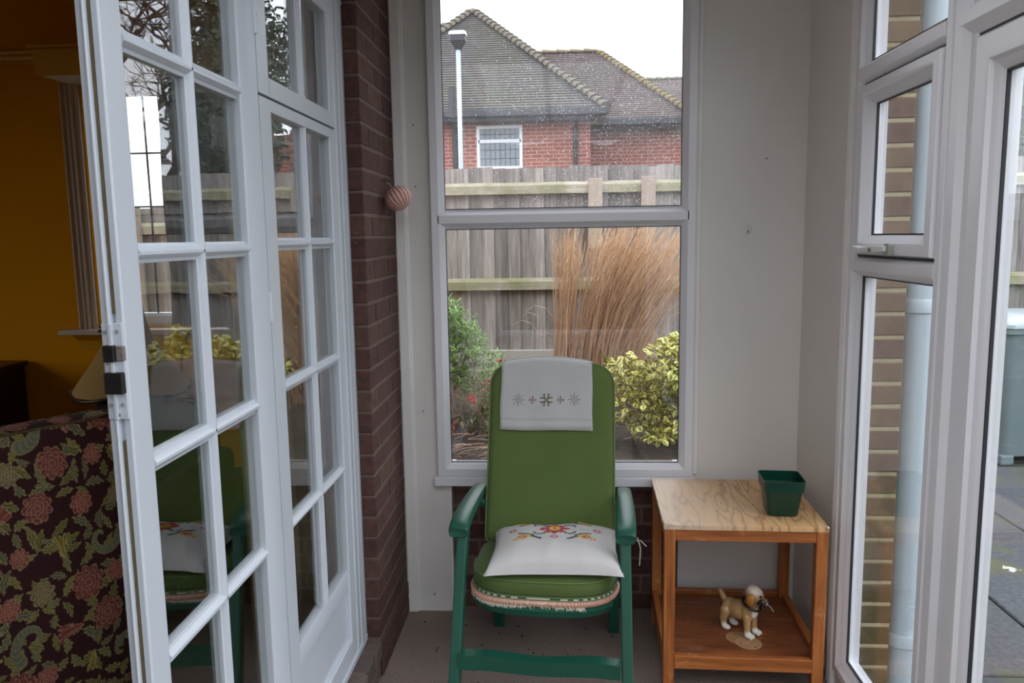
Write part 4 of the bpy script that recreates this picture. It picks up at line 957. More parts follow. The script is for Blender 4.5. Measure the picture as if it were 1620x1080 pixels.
# ================================================================== PORCH CONTENTS
# --- table
n = NT('oak_laminate_top'); v = n.coord('Object', (1, 1, 1)); 
mp = n.n('ShaderNodeMapping'); mp.inputs['Scale'].default_value = (9.0, 1.4, 1); mp.inputs['Rotation'].default_value = (0, 0, .12); n.l(v, mp.inputs[0])
f = n.noise(mp.outputs[0], 1.1, 2, .5); rg = n.math('FRACT', n.math('MULTIPLY', f, 10.0)); 
lines = n.ramp(rg, [(0.0, (1, 1, 1, 1)), (.16, (.25, .25, .25, 1)), (.5, (0, 0, 0, 1)), (.86, (.15, .15, .15, 1)), (1.0, (1, 1, 1, 1))])
mp2 = n.n('ShaderNodeMapping'); mp2.inputs['Scale'].default_value = (160, 7, 1); n.l(v, mp2.inputs[0]); pores = n.noise(mp2.outputs[0], 1, 3)
cc = n.mix(n.math('MULTIPLY', lines, .9), lin(218, 174, 122), lin(158, 112, 66)); cc = n.mix(n.math('MULTIPLY', n.ramp(pores, [(.5, (0, 0, 0, 1)), (.75, (1, 1, 1, 1))]), .5), cc, lin(138, 98, 62))
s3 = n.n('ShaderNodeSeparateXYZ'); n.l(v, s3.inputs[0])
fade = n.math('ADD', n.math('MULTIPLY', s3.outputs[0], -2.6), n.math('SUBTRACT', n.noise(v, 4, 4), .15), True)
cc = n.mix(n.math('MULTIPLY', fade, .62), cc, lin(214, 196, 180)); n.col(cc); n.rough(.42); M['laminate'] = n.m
def orangewood(name, axis):
    n = NT(name); g = n.n('ShaderNodeTexCoord'); mp = n.n('ShaderNodeMapping'); s_ = [30, 30, 30]; s_[axis] = 2.0; mp.inputs['Scale'].default_value = s_; n.l(g.outputs['Object'], mp.inputs[0])
    f = n.noise(mp.outputs[0], 1.2, 6, .6); cc = n.ramp(f, [(.3, lin(118, 62, 26)), (.55, lin(168, 98, 48)), (.8, lin(196, 132, 78))])
    wn = n.noise(g.outputs['Object'], 14, 4); cc = n.mix(n.ramp(wn, [(.62, (0, 0, 0, 1)), (.8, (1, 1, 1, 1))]), cc, lin(222, 164, 110)); n.col(cc); n.rough(.38); return n.m
M['owx'], M['owy'], M['owz'] = orangewood('orange_wood_x', 0), orangewood('orange_wood_y', 1), orangewood('orange_wood_z', 2)
TX, TY = .617, 2.782
tb = empty('side_table', (TX, TY, 0), math.radians(-2.0), 'small orange wooden side table with worn oak-look top', 'table')
hx, hy, th = .268, .255, .6
M['chip'] = simple('pale_chipped_edge', lin(210, 196, 172), .8)
# top with slightly chipped, lifted laminate
out = []
for (x, y) in ((-hx, -hy), (-hx*.5, -hy-.001), (0, -hy+.001), (hx*.5, -hy), (hx-.004, -hy+.001), (hx, -hy+.006), (hx, 0), (hx, hy), (0, hy), (-hx, hy), (-hx, 0), (-hx, -hy+.03)): out.append((x, y))
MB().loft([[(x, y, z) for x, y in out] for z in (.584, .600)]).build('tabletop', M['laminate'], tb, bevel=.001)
for (x, y, r) in ((-hx+.010, -hy+.014, .3), (-hx+.004, -hy+.05, 1.1), (hx-.01, -hy+.005, 2.2), (-hx+.03, -hy+.001, .1)):
    MB().box((x-.009, y-.004, .598), (x+.009, y+.004, .6035), Euler((.1, .12, r))).build('lifted_edge', M['chip'], tb)
lt = .019
for sx_ in (-1, 1):
    for sy_ in (-1, 1):
        x, y = sx_*(hx-lt-.002), sy_*(hy-lt-.002)
        box('leg', (x-lt, y-lt, 0), (x+lt, y+lt, .584), M['owz'], tb, .003)
for sy_ in (-1, 1):
    y = sy_*(hy-.014); box('apron', (-hx+.04, y-.010, .545), (hx-.04, y+.010, .584), M['owx'], tb, .002)
    box('shelf_lip', (-hx+.04, y-.012, .088), (hx-.04, y+.012, .150 if sy_ > 0 else .136), M['owx'], tb, .003)
for sx_ in (-1, 1):
    x = sx_*(hx-.014); box('apron', (x-.010, -hy+.04, .545), (x+.010, hy-.04, .584), M['owy'], tb, .002)
    box('shelf_lip', (x-.012, -hy+.04, .088), (x+.012, hy-.04, .150), M['owy'], tb, .003)
# shelf board, with pale ring stains
n = NT('stained_shelf_board'); v = n.coord('Object'); s3 = n.n('ShaderNodeSeparateXYZ'); n.l(v, s3.inputs[0])
mp = n.n('ShaderNodeMapping'); mp.inputs['Scale'].default_value = (3, 22, 8); n.l(v, mp.inputs[0]); f = n.noise(mp.outputs[0], 1.4, 6, .65)
cc = n.ramp(f, [(.3, lin(94, 48, 24)), (.55, lin(130, 72, 38)), (.8, lin(158, 98, 58))])
def circ(cx, cy, r, w_):
    d = n.n('ShaderNodeVectorMath', operation='DISTANCE'); cb = n.n('ShaderNodeCombineXYZ'); n.l(s3.outputs[0], cb.inputs[0]); n.l(s3.outputs[1], cb.inputs[1]); n.l(cb.outputs[0], d.inputs[0]); d.inputs[1].default_value = (cx, cy, 0)
    fill = n.math('LESS_THAN', d.outputs['Value'], r); rim = n.math('LESS_THAN', n.math('ABSOLUTE', n.math('SUBTRACT', d.outputs['Value'], r-w_)), w_); return fill, rim
SC = (.030, -.140)
for (dx, dy, k) in ((-.016, .030, .62), (.012, -.004, .72)):
    fl_, rm_ = circ(SC[0]+dx, SC[1]+dy, .044, .0012); cc = n.mix(n.math('MULTIPLY', fl_, k), cc, lin(186, 146, 104)); cc = n.mix(n.math('MULTIPLY', rm_, .5), cc, lin(214, 180, 146))
dust = n.ramp(n.noise(v, 9, 6, .7), [(.58, (0, 0, 0, 1)), (.74, (1, 1, 1, 1))]); cc = n.mix(n.math('MULTIPLY', dust, .35), cc, lin(176, 140, 110)); n.col(cc); n.rough(.45)
box('shelf', (-hx+.012, -hy+.012, .120), (hx-.012, hy-.012, .132), n.m, tb)

# --- square green plant pot on table
pm = NT('green_pot_plastic'); pm.col(lin(6, 60, 46)); pm.rough(.28); M['pot'] = pm.m
pot = MB()
sizes = [(.088, 0), (.094, .004), (.112, .078), (.1125, .0785), (.121, .080), (.127, .113), (.129, .115)]
inner = [(.123, .115), (.119, .084), (.108, .078), (.090, .006)]
pot.loft([rrect(s_, s_, .016, z, 4) for s_, z in sizes+inner])
po = pot.build('plant_pot', M['pot'], auto=35); po.scale = (1.09, 1.09, 1.10); po.location = (.757, 2.668, .6008); po.rotation_euler = (0, 0, math.radians(-4))
tag(po, 'empty square dark green plastic plant pot on the side table', 'plant pot')

# --- puppy figurine on the shelf
def blob(b, c, r, seg=12):
    rings = []
    for k in range(1, 8):
        ph = PI*k/8; rings.append([(c[0]+r[0]*math.sin(ph)*math.cos(2*PI*q/seg), c[1]+r[1]*math.sin(ph)*math.sin(2*PI*q/seg), c[2]+r[2]*math.cos(ph)) for q in range(seg)])
    b.loft(rings)
def limb(b, p0, p1, r0, r1, n_=5):
    p0, p1 = Vector(p0), Vector(p1)
    for i in range(n_+1):
        t = i/n_; p = p0.lerp(p1, t); r = r0+(r1-r0)*t; blob(b, p, (r, r, r), 10)
# local: +x forward, head turned; front paws near +x
b = MB()
blob(b, (.000, 0, .082), (.050, .033, .035)); blob(b, (.036, 0, .088), (.030, .031, .037)); blob(b, (-.042, 0, .080), (.028, .030, .033))
blob(b, (.050, 0, .098), (.022, .026, .034)); limb(b, (.042, 0, .105), (.056, -.002, .140), .027, .028, 3)
for sy_ in (-1, 1):
    limb(b, (.042, sy_*.019, .075), (.047, sy_*.021, .022), .0155, .0115); blob(b, (.054, sy_*.022, .011), (.018, .0145, .011))
    for q in (-1, 0, 1): blob(b, (.068, sy_*.022+q*.0085, .009), (.006, .0048, .008), 8)
    limb(b, (-.045, sy_*.020, .070), (-.052, sy_*.023, .040), .021, .014); limb(b, (-.052, sy_*.023, .040), (-.050, sy_*.024, .018), .013, .011)
    blob(b, (-.040, sy_*.024, .010), (.019, .013, .010))
limb(b, (-.064, 0, .098), (-.084, -.002, .126), .012, .011, 4)
HC = Vector((.062, -.004, .158)); hdir = Vector((.93, .30, -.10)).normalized(); hs2 = Vector((-.30, .95, 0)).normalized()
def hp(a, s_, u): return HC+hdir*a+hs2*s_+Vector((0, 0, 1))*u
blob(b, HC, (.033, .032, .032)); blob(b, hp(-.006, 0, .006), (.030, .031, .030)); blob(b, hp(.026, 0, -.013), (.017, .017, .014)); blob(b, hp(.036, 0, -.012), (.013, .014, .012))
for s_ in (-1, 1): blob(b, hp(.034, s_*.008, -.019), (.010, .009, .010)); blob(b, hp(.018, s_*.014, .006), (.010, .008, .008))
n = NT('painted_puppy_glaze'); v = n.coord('Object')
def near(c, r0, r1):
    d = n.n('ShaderNodeVectorMath', operation='DISTANCE'); n.l(v, d.inputs[0]); d.inputs[1].default_value = c; return n.ramp(n.math('MULTIPLY', d.outputs['Value'], 10.0), [(r0*10, (1, 1, 1, 1)), (r1*10, (0, 0, 0, 1))])
s3 = n.n('ShaderNodeSeparateXYZ'); n.l(v, s3.inputs[0])
cc = n.mix(n.noise(v, 30, 4), lin(170, 128, 70), lin(204, 172, 124)); cc = n.mix(n.ramp(s3.outputs[2], [(.085, (0, 0, 0, 1)), (.125, (1, 1, 1, 1))]), cc, lin(150, 120, 84))
cc = n.mix(near(tuple(HC+Vector((0, 0, .026))), .022, .038), cc, lin(206, 190, 172)); white = lin(238, 232, 220)
cc = n.mix(n.ramp(s3.outputs[2], [(.020, (1, 1, 1, 1)), (.030, (0, 0, 0, 1))]), cc, white); cc = n.mix(near((.075, .003, .092), .020, .030), cc, white)
cc = n.mix(near(tuple(hp(.030, -.018, -.015)), .016, .021), cc, lin(30, 26, 26)); cc = n.mix(near(tuple(hp(.028, .018, -.015)), .013, .018), cc, lin(30, 26, 26)); cc = n.mix(near(tuple(hp(.050, 0, -.018)), .010, .014), cc, white)
n.col(cc); n.rough(.3); M['puppy'] = n.m
dog = empty('puppy_figurine', (.640, 2.722, .132), math.radians(-47), 'beige painted puppy figurine standing on the shelf of the side table', 'figurine')
bd = b.build('body', M['puppy'], dog, smooth=True, norm=True)
rm = bd.modifiers.new('r', 'REMESH'); rm.mode = 'VOXEL'; rm.voxel_size = .0019; rm.use_smooth_shade = True
sm2 = bd.modifiers.new('s', 'SMOOTH'); sm2.factor = .5; sm2.iterations = 4
M['ear'] = simple('tan_ear', lin(172, 112, 36), .35, .2, 40); M['blackgloss'] = simple('black_gloss', lin(24, 20, 20), .2)
for s_ in (-1, 1):
    b = MB(); rings = []
    for (t, w_, o_) in ((0, .009, .0), (.25, .0135, .006), (.5, .015, .008), (.8, .012, .006), (1, .004, .003)):
        c_ = hp(-.004-.002*t, s_*(.029+o_), .016-.046*t); rings.append([c_+hdir*w_*math.cos(a)+hs2*s_*.0045*math.sin(a) for a in [2*PI*q/10 for q in range(10)]])
    b.loft(rings).build('ear', M['ear'], dog, smooth=True, sub=1)
    b = MB(); blob(b, hp(.0245, s_*.0165, .010), (.0055, .0055, .0055)); b.build('eye', M['blackgloss'], dog, smooth=True)
b = MB(); blob(b, hp(.0500, 0, -.006), (.006, .0075, .0055)); b.build('nose', M['blackgloss'], dog, smooth=True)
cp = []
for i in range(33):
    a = 2*PI*i/32; cp.append(Vector((.050, -.002, .122))+Vector((.031*math.cos(a), .030*math.sin(a), -.014*math.cos(a))))
MB().tube(cp, .0042, 8).build('collar', M['blackgloss'], dog, smooth=True)
MB().tube([hp(.047, .004, -.020), hp(.056, .010, -.030), hp(.062, .016, -.044)], .0009, 5).build('whisker_thread', M['upvc'], dog)

# --- garden chair
gm = NT('dark_green_plastic'); v = gm.coord('Object'); gm.col(gm.mix(gm.noise(v, 5, 3), lin(24, 78, 62), lin(34, 92, 74))); gm.rough(.34); M['gplastic'] = gm.m
CH = empty('garden_chair', (-.048, 2.70, 0), math.radians(-5.0), 'dark green plastic folding garden chair below the back window', 'chair')
def legbar(p0, p1, wx, wy, name, b0=None):
    p0, p1 = Vector(p0), Vector(p1); d = (p1-p0).normalized(); X = Vector((1, 0, 0)); Y = d.cross(X).normalized(); X = Y.cross(d)
    rings = [[p+X*sx_*wx/2+Y*sy_*wy/2 for sx_, sy_ in ((-1, -1), (1, -1), (1, 1), (-1, 1))] for p in (p0, p1)]
    return MB().loft(rings).build(name, M['gplastic'], CH, bevel=.006, seg=3)
for s_ in (-1, 1):
    x = s_*.270
    legbar((x*1.035+(.008 if s_ > 0 else 0), -.375, 0.0), (x*.985+(.008 if s_ > 0 else 0), -.195, .590), .036, .046, 'leg')
    legbar((x*.96-s_*.03, .285, 0.0), (x*.96-s_*.03, .10, .585), .040, .05, 'leg')
    # armrest: profile along y
    rings = []
    for (y, z, w_, t, cx) in ((-.236, .592, .058, .022, .006), (-.240, .602, .064, .032, .006), (-.232, .610, .068, .036, .006), (-.20, .620, .070, .034, .006), (-.14, .629, .070, .030, .005), (-.05, .636, .066, .028, .003), (.04, .640, .060, .026, 0), (.11, .641, .054, .026, -.002), (.15, .635, .05, .026, -.004)):
        c_ = Vector((s_*(.270+cx), y, z-t/2)); ring = []
        for k in range(12):
            a = 2*PI*k/12; ca, sa = math.cos(a), math.sin(a); p = 0.45
            ring.append(c_+Vector((w_/2*math.copysign(abs(ca)**p, ca), 0, t/2*math.copysign(abs(sa)**(.7), sa))))
        rings.append(ring)
    MB().loft(rings).build('armrest', M['gplastic'], CH, auto=50)
    box('seat_bracket', (s_*.235-.012, -.14, .36), (s_*.235+.012, .06, .42), M['gplastic'], CH, .004)
    MB().tube([(s_*.262, .06, .60), (s_*.215, .10, .55)], .012, 8).build('pivot', M['gplastic'], CH)
# curvy front stretcher
rings = []
for i in range(17):
    t = i/16; x = -.262+t*.524; wv = .006*math.sin(t*2*PI*1.5); rings.append([(x, -.335+yy, .188+wv*k1+zz) for yy, zz, k1 in ((-.018, -.022, .6), (-.018, .026, 1), (.020, .030, 1), (.020, -.026, -.6))])
MB().loft(rings).build('stretcher', M['gplastic'], CH, auto=40, bevel=0)
legbar((-.23, .235, .165), (.23, .235, .165), .04, .03, 'stretcher')
# seat shell
def dshape(w_, y0, y1, bow, z, n_=14, rc=.06):
    pts = []
    for i in range(n_+1):
        t = i/n_; x = -w_/2+w_*t; pts.append((x, y0-bow*math.sin(PI*t)**.7+ .03*(abs(2*t-1)**6), z-0.0*t))
    pts += [(w_/2, (y0+y1)/2, z), (w_/2*.96, y1, z), (-w_/2*.96, y1, z), (-w_/2, (y0+y1)/2, z)]
    return pts
MB().loft([dshape(.43, -.235, .06, .035, .328), dshape(.455, -.25, .07, .040, .332), dshape(.468, -.255, .08, .042, .354), dshape(.45, -.245, .08, .038, .362)]).build('seat', M['gplastic'], CH, auto=50)
# back shell behind the pad
rings = []
def backpt(x, s_, off):   # s_ 0..1 up the back
    y = .06+.17*s_; z = .42+.655*s_; nrm = Vector((0, -.968, .251)); return Vector((x, y, z))+nrm*off
def rrp(w_, s0, s1, r, off, n_=6, topr=None):
    pts = []; H_ = .677; h0, h1 = s0*H_, s1*H_; rt_ = topr or r
    for (sx_, top, a0) in ((1, 1, 0), (-1, 1, PI/2), (-1, 0, PI), (1, 0, 3*PI/2)):
        rr = rt_ if top else r; cx = sx_*(w_/2-rr); cz = (h1-rr) if top else (h0+rr)
        for k in range(n_+1):
            a = a0+k*PI/2/n_; wz = cz+rr*math.sin(a); pts.append(backpt((cx+rr*math.cos(a))*(1.035-.028*wz/H_), wz/H_, off))
    return pts
MB().loft([rrp(.44, 0.0, .985, .03, -.004, topr=.07), rrp(.45, 0, .995, .03, -.010, topr=.07), rrp(.45, 0, .995, .03, -.026, topr=.07), rrp(.44, 0.0, .985, .03, -.032, topr=.07)]).build('backrest', M['gplastic'], CH, auto=50)
for q in range(2):
    pass
# --- pleated peach seat pad under the green cushion
def sweepfringe():
    pass
SP = empty('peach_seat_pad', (-.048, 2.70, .362), math.radians(-5.0), 'peach pleated seat pad with frayed edge on the green garden chair', 'cushion')
M['peach'] = simple('peach_pleats', lin(226, 184, 162), .9, .1, 40, .3, 200); M['peach2'] = simple('dark_peach_pleat_thread', lin(200, 140, 118), .9, .1, 40)  # second peach is a darker thread laid along the pleats
M['fray'] = simple('off_white_fray', lin(214, 204, 190), .95, .1, 60)
b = MB(); N_ = 150; r0, r1, r2, r3 = [], [], [], []
def edgeP(t, ex, z):   # along the D front from left to right
    a = PI+ t*PI; x = (.243+ex)*math.cos(a); y = -.10+(.175+ex)*math.sin(a); x = math.copysign(abs(x/(.243+ex))**.55, x)*(.243+ex) if abs(x) > 1e-6 else x
    y = -.10 - (.175+ex)*abs(math.sin(a))**.75; return Vector((x, y, z))
for i in range(N_+1):
    t = i/N_; pl = .0022*(1 if i % 2 else -1)
    r0.append(edgeP(t, -.03, .002)); r1.append(edgeP(t, .006+pl, .001)); r2.append(edgeP(t, .012+pl, .012)); r3.append(edgeP(t, .002, .024))
flat = r0+r1+r2+r3; n1 = N_+1
b.add(flat, [(k*n1+i, k*n1+i+1, (k+1)*n1+i+1, (k+1)*n1+i) for k in range(3) for i in range(N_)])
b.build('pleated_edge', M['peach'], SP, norm=False)
b = MB()
for i in range(0, N_, 2): 
    t = i/N_; p, q = edgeP(t, .0095, .003), edgeP(t+.012, .0125, .014); b.tube([p, q, edgeP(t+.014, .004, .0235)], .0009, 3)
b.build('pleat_seam', M['peach2'], SP)
b = MB()
for i in range(420):
    t = random.uniform(.03, .62); p = edgeP(t, .006, .003); e = p+Vector((j(.006), -.004-random.random()*.006, -.006-random.random()*.008)); b.tube([p, e], .0012, 3)
tag(b.build('frayed_edge', M['fray'], SP), kind='stuff')
MB().loft([dshape(.43, -.235, .05, .03, .002), dshape(.44, -.24, .05, .03, .022)]).build('filling', M['peach'], SP)
# check edging band
b1 = MB(); 
for i in range(60):
    t0, t1 = .20+i*.011, .20+(i+1)*.011; b1.add([edgeP(t0, .005, .0225), edgeP(t1, .005, .0225), edgeP(t1, .001, .0285), edgeP(t0, .001, .0285)], [(0, 1, 2, 3)], (i//2) % 2)
b1.build('check_band', [simple('check_dark_green', lin(24, 74, 60), .8), simple('check_white', lin(214, 206, 188), .8)], SP, norm=False)
MB().tube([edgeP(t/60, .006, .0235) for t in range(2, 59)], .0022, 6).build('piping', simple('grey_green_piping', lin(120, 128, 100), .8), SP, smooth=True)

# --- green chair cushion: back pad and seat pad
n = NT('moss_green_cloth'); v = n.coord('Object'); wv = n.noise(v, 700, 2); f = n.noise(v, 5, 4)
vo = n.n('ShaderNodeTexVoronoi'); n.l(v, vo.inputs[0]); vo.inputs['Scale'].default_value = 42; dots = n.ramp(vo.outputs['Distance'], [(.10, (1, 1, 1, 1)), (.17, (0, 0, 0, 1))])
cc = n.mix(f, lin(78, 98, 46), lin(96, 114, 56)); cc = n.mix(n.math('MULTIPLY', dots, .35), cc, lin(100, 96, 40)); n.col(cc); n.rough(.9); n.b.inputs['Sheen Weight'].default_value = .1; n.bump(wv, .35, .001); M['gcloth'] = n.m
M['gpipe'] = simple('green_piping', lin(104, 128, 74), .8, .1, 60)
GC = empty('chair_cushion', (-.048, 2.70, .41), math.radians(-5.0), 'moss green padded cushion covering the garden chair back and seat', 'cushion')
dz = Vector((0, 0, -.41))
def R2(w_, s0, s1, r, off, tr): return [p+dz for p in rrp(w_, s0, s1, r, off, 8, tr)]
back = MB().loft([R2(.425, .05, .985, .03, 0.0, .070), R2(.447, .035, 1.0, .03, .004, .075), R2(.452, .03, 1.004, .03, .018, .078), R2(.452, .03, 1.004, .03, .034, .078), R2(.444, .038, .998, .03, .044, .074), R2(.41, .07, .965, .03, .049, .06), R2(.34, .15, .90, .03, .0475, .04), R2(.2, .3, .7, .03, .046, .03)]).build('back_pad', M['gcloth'], GC, auto=60)
for off in (.006, .040):
    pts = R2(.456, .028, 1.006, .032, off, .08); MB().tube(pts+[pts[0]], .0028, 6).build('piping', M['gpipe'], back, smooth=True)
def seatring(ex, z, hb=0):
    pts = []
    for i in range(41):
        p = edgeP(i/40, ex, z); pts.append(p+Vector((0, 0.0, 0.012*max(0, -p.y-.1)*0)))
    pts += [Vector((.243+ex, .02, z)), Vector((.2+ex, .06+ex, z)), Vector((0, .065+ex, z)), Vector((-.2-ex, .06+ex, z)), Vector((-.243-ex, .02, z))]
    return pts
Zs = -.022
seatp = MB().loft([seatring(-.02, Zs), seatring(-.004, Zs+.003), seatring(0.0, Zs+.014), seatring(.004, Zs+.034), seatring(-.001, Zs+.054), seatring(-.010, Zs+.061), seatring(-.05, Zs+.067), seatring(-.1, Zs+.069)]).build('seat_pad', M['gcloth'], GC, auto=60)
for ex, z in ((.000, Zs+.004), (.000, Zs+.055)):
    MB().tube([edgeP(i/60, ex, z) for i in range(61)], .0028, 6).build('piping', M['gpipe'], seatp, smooth=True)
MB().tube([(.30, -.10, .12), (.315, -.11, .135), (.325, -.12, .10), (.322, -.12, .04)], .0016, 5).build('tie_string', M['fray'], GC)
MB().tube([(.30, -.10, .12), (.325, -.11, .125), (.345, -.11, .105)], .0016, 5).build('tie_string', M['fray'], GC)

# --- white embroidered cushion (cross-stitch on top)
M['linen'] = simple('white_linen', lin(212, 208, 206), .85, .04, 10, .3, 500, dist=.0008)
WC = empty('white_cushion', (-.024, 2.572, .474), math.radians(-3), 'white linen cushion with bright floral cross-stitch on the chair seat', 'cushion')
WC.rotation_euler = (math.radians(4), math.radians(-1.0), math.radians(-1.5))
CW, CD = .207, .148
def pillow(u, v, top):
    a, c_ = abs(u), abs(v); x = u*CW*(1+.05*a*a*c_*c_-.035*(1-a*a)*c_**4 - .02*(1-v*v)*0 ); y = v*CD*(1+.10*a**4*c_-.03*(1-c_*c_)*a**4)
    if v < 0: x *= 1+.04*(-v)
    h = ((1-a**3.2)*(1-c_**3.2)); h = max(h, 0)**.40
    wr = .0022*math.sin(9*u+5*v)*math.sin(6*v-3*u)+.0015*math.sin(23*u-3)*(c_**2)
    dip = -.010*math.exp(-((u+.03)/.22)**2)*math.exp(-((v-1)/.35)**2)+.008*math.exp(-((u-.40)/.12)**2)*math.exp(-((v-.9)/.3)**2)
    base = .010
    if top: z = base+h*.070+wr*h+dip*h*1.2
    else: z = base-h*.012
    return Vector((x, y, z))
def gridmesh(fn, nu, nv):
    return [fn(-1+2*i/nu, -1+2*k/nv) for k in range(nv+1) for i in range(nu+1)], [(k*(nu+1)+i, k*(nu+1)+i+1, (k+1)*(nu+1)+i+1, (k+1)*(nu+1)+i) for k in range(nv) for i in range(nu)]
b = MB(); vs_, fs_ = gridmesh(lambda u, v: pillow(u, v, True), 60, 44); b.add(vs_, fs_); vs_, fs_ = gridmesh(lambda u, v: pillow(u, v, False), 60, 44); b.add(vs_, [f[::-1] for f in fs_])
cov = b.build('cover', M['linen'], WC, smooth=True, norm=False)
seam = [pillow(-1+2*i/40, -1, True) for i in range(41)]+[pillow(1, -1+2*i/30, True) for i in range(1, 31)]+[pillow(1-2*i/40, 1, True) for i in range(1, 41)]+[pillow(-1, 1-2*i/30, True) for i in range(1, 31)]
MB().tube(seam, .0018, 5).build('seam', M['linen'], WC, smooth=True)
# stitch raster
NXs, NYs = 150, 96; st = np.zeros((NYs, NXs), int)   # 1 red 2 yellow 3 dark green 4 pale blue 5 magenta
def disc(cx, cy, rx, ry, c, ang=0):
    Y, X = np.mgrid[0:NYs, 0:NXs]; dx, dy = X-cx, Y-cy; u = dx*math.cos(ang)+dy*math.sin(ang); v = -dx*math.sin(ang)+dy*math.cos(ang); st[(u/(rx*1.12+.25))**2+(v/(ry*1.12+.25))**2 <= 1] = c
def line(p0, p1, w_, c):
    for i in range(40): t = i/39; disc(p0[0]+(p1[0]-p0[0])*t, p0[1]+(p1[1]-p0[1])*t, w_, w_, c)
cx, cy = 75, 56
for k in range(8):
    a = k*PI/4+.0; L_ = 17 if k % 4 == 0 else 13; disc(cx+math.cos(a)*L_*.75, cy+math.sin(a)*L_*.75, L_*.5, 4.2, 1, a)
disc(cx, cy, 7, 7, 2); disc(cx, cy, 2, 2, 5)
for s_ in (-1, 1):
    for q in (-1, 1):
        arc = [(cx+s_*(22+8*math.cos(a)), cy+q*(10+6*math.sin(a))) for a in [k*.35 for k in range(10)]]
        for p0, p1 in zip(arc, arc[1:]): line(p0, p1, 1.1, 3)
        fx, fy = cx+s_*46, cy+q*26
        disc(fx, fy, 11, 7.5, 2, s_*q*.5); disc(fx+s_*2, fy+q*2, 8, 4.8, 0, s_*q*.5); disc(fx, fy, 5.5, 3.4, 5); disc(fx+s_, fy, 2, 1.5, 2)
        for k in range(5): disc(fx+s_*(5+2*k), fy+q*(6-abs(k-2)*1.6), 1.4, 1.2, 1 if k % 2 else 2)
        line((fx-s_*14, fy-q*2), (fx-s_*26, fy+q*5), 1.8, 3); line((fx-s_*16, fy-q*6), (fx+s_*6, fy-q*12), 1.4, 3)
    line((cx+s_*38, cy-1), (cx+s_*50, cy-1), .8, 4)
    for k in range(6): a = k*PI/3; disc(cx+s_*62+4.5*math.cos(a), cy+3.5*math.sin(a), 1.5, 1.2, 5)
    for k in range(6): a = k*PI/3; disc(cx+4.5*math.cos(a), cy+s_*27+4.5*math.sin(a), 1.5, 1.3, 5)
THR = [simple('red_thread', lin(186, 20, 44), .8), simple('yellow_thread', lin(226, 192, 60), .8), simple('dark_green_thread', lin(34, 62, 58), .8), simple('pale_blue_thread', lin(176, 196, 204), .8), simple('magenta_thread', lin(184, 30, 84), .8)]
def stitches(arr, fn, mats, parent, name, off, skip=.06):
    b = MB(); ny, nx = arr.shape
    for k in range(ny):
        for i in range(nx):
            c_ = arr[k, i]
            if not c_ or random.random() < skip: continue
            P0 = fn(i, k); P1 = fn(i+.86, k); P2 = fn(i+.86, k+.86); P3 = fn(i, k+.86); nr = (P1-P0).cross(P3-P0).normalized()*off; ct = (P0+P2)/2+nr*1.8
            b.add([P0+nr*.3, P1+nr*.3, P2+nr*.3, P3+nr*.3, ct], [(0, 1, 4), (1, 2, 4), (2, 3, 4), (3, 0, 4)], int(c_)-1)
    return b.build(name, mats, parent, norm=False)
stitches(st, lambda i, k: pillow(-.85+1.70*i/NXs, -.60+1.52*k/NYs, True), THR, WC, 'embroidery', .0007)

# --- headrest cloth
HCl = empty('headrest_cloth', (-.048, 2.70, .41), math.radians(-5.0), 'white embroidered linen cloth draped over the chair back', 'cloth')
cw = .335; Lf = .243
def clothpt(u, s_):    # u -1..1 across, s_: 0 bottom hem front .. 1 top .. >1 behind
    x = u*cw/2-.018; top = .9985+.0*(1-u*u)
    if s_ <= 1:
        H_ = .677; sb = top-(Lf/H_)*(1-s_)+.003*math.sin(3*u)*(1-s_); p = backpt(x*(1+.02*(1-s_)+.006*math.sin(9*s_+2*u)), sb, .053+.0018*math.sin(7*u+3*s_)*(1-s_*.5)+.003*math.exp(-((s_-1)/.1)**2)); 
        if s_ > .93: p = p+Vector((0, 0, -.006*((s_-.93)/.07)))
    else:
        q = (s_-1)/1.0; p = backpt(x, top+.012, .0); a = q*PI
        y0 = backpt(x, top, .053); y1 = backpt(x, top, -.040); p = y0.lerp(y1, min(1, q*1.25)); p.z += (.018+.018*(1-u*u))*math.sin(min(1, q*1.25)*PI)**.6 - (.006 if q < .4 else 0)
        if q > .8: p.z -= (q-.8)*.4
    return p+dz
nu, ns = 40, 60; vs_ = []
for k in range(ns+1):
    for i in range(nu+1): vs_.append(clothpt(-1+2*i/nu, 2.0*k/ns))
fs_ = [(k*(nu+1)+i, k*(nu+1)+i+1, (k+1)*(nu+1)+i+1, (k+1)*(nu+1)+i) for k in range(ns) for i in range(nu)]
M['linen2'] = simple('grey_white_linen', lin(190, 189, 188), .9, .05, 12, .4, 600, dist=.0008)
o = MB().add(vs_, fs_).build('cloth', M['linen2'], HCl, smooth=True, norm=False); q = o.modifiers.new('t', 'SOLIDIFY'); q.thickness = .0012; q.offset = 0
hem = MB().add([clothpt(-1+2*i/nu, .17*k)+Vector((0, -.0022, .0005)) for k in range(2) for i in range(nu+1)], [(i, i+1, nu+2+i, nu+1+i) for i in range(nu)]).build('hem', M['linen2'], HCl, smooth=True, norm=False); q = hem.modifiers.new('t', 'SOLIDIFY'); q.thickness = .002; q.offset = 0
MB().tube([clothpt(-1+2*i/nu, .172)+Vector((0, -.0018, 0)) for i in range(nu+1)], .0007, 4).build('hem_stitching', simple('hem_thread', lin(150, 146, 142), .9), HCl)
for u in (-1, 1): MB().tube([clothpt(u, k/30) for k in range(31)], .0013, 5).build('edge_seam', M['linen2'], HCl, smooth=True)
NXc, NYc = 150, 100; ec = np.zeros((NYc, NXc), int)
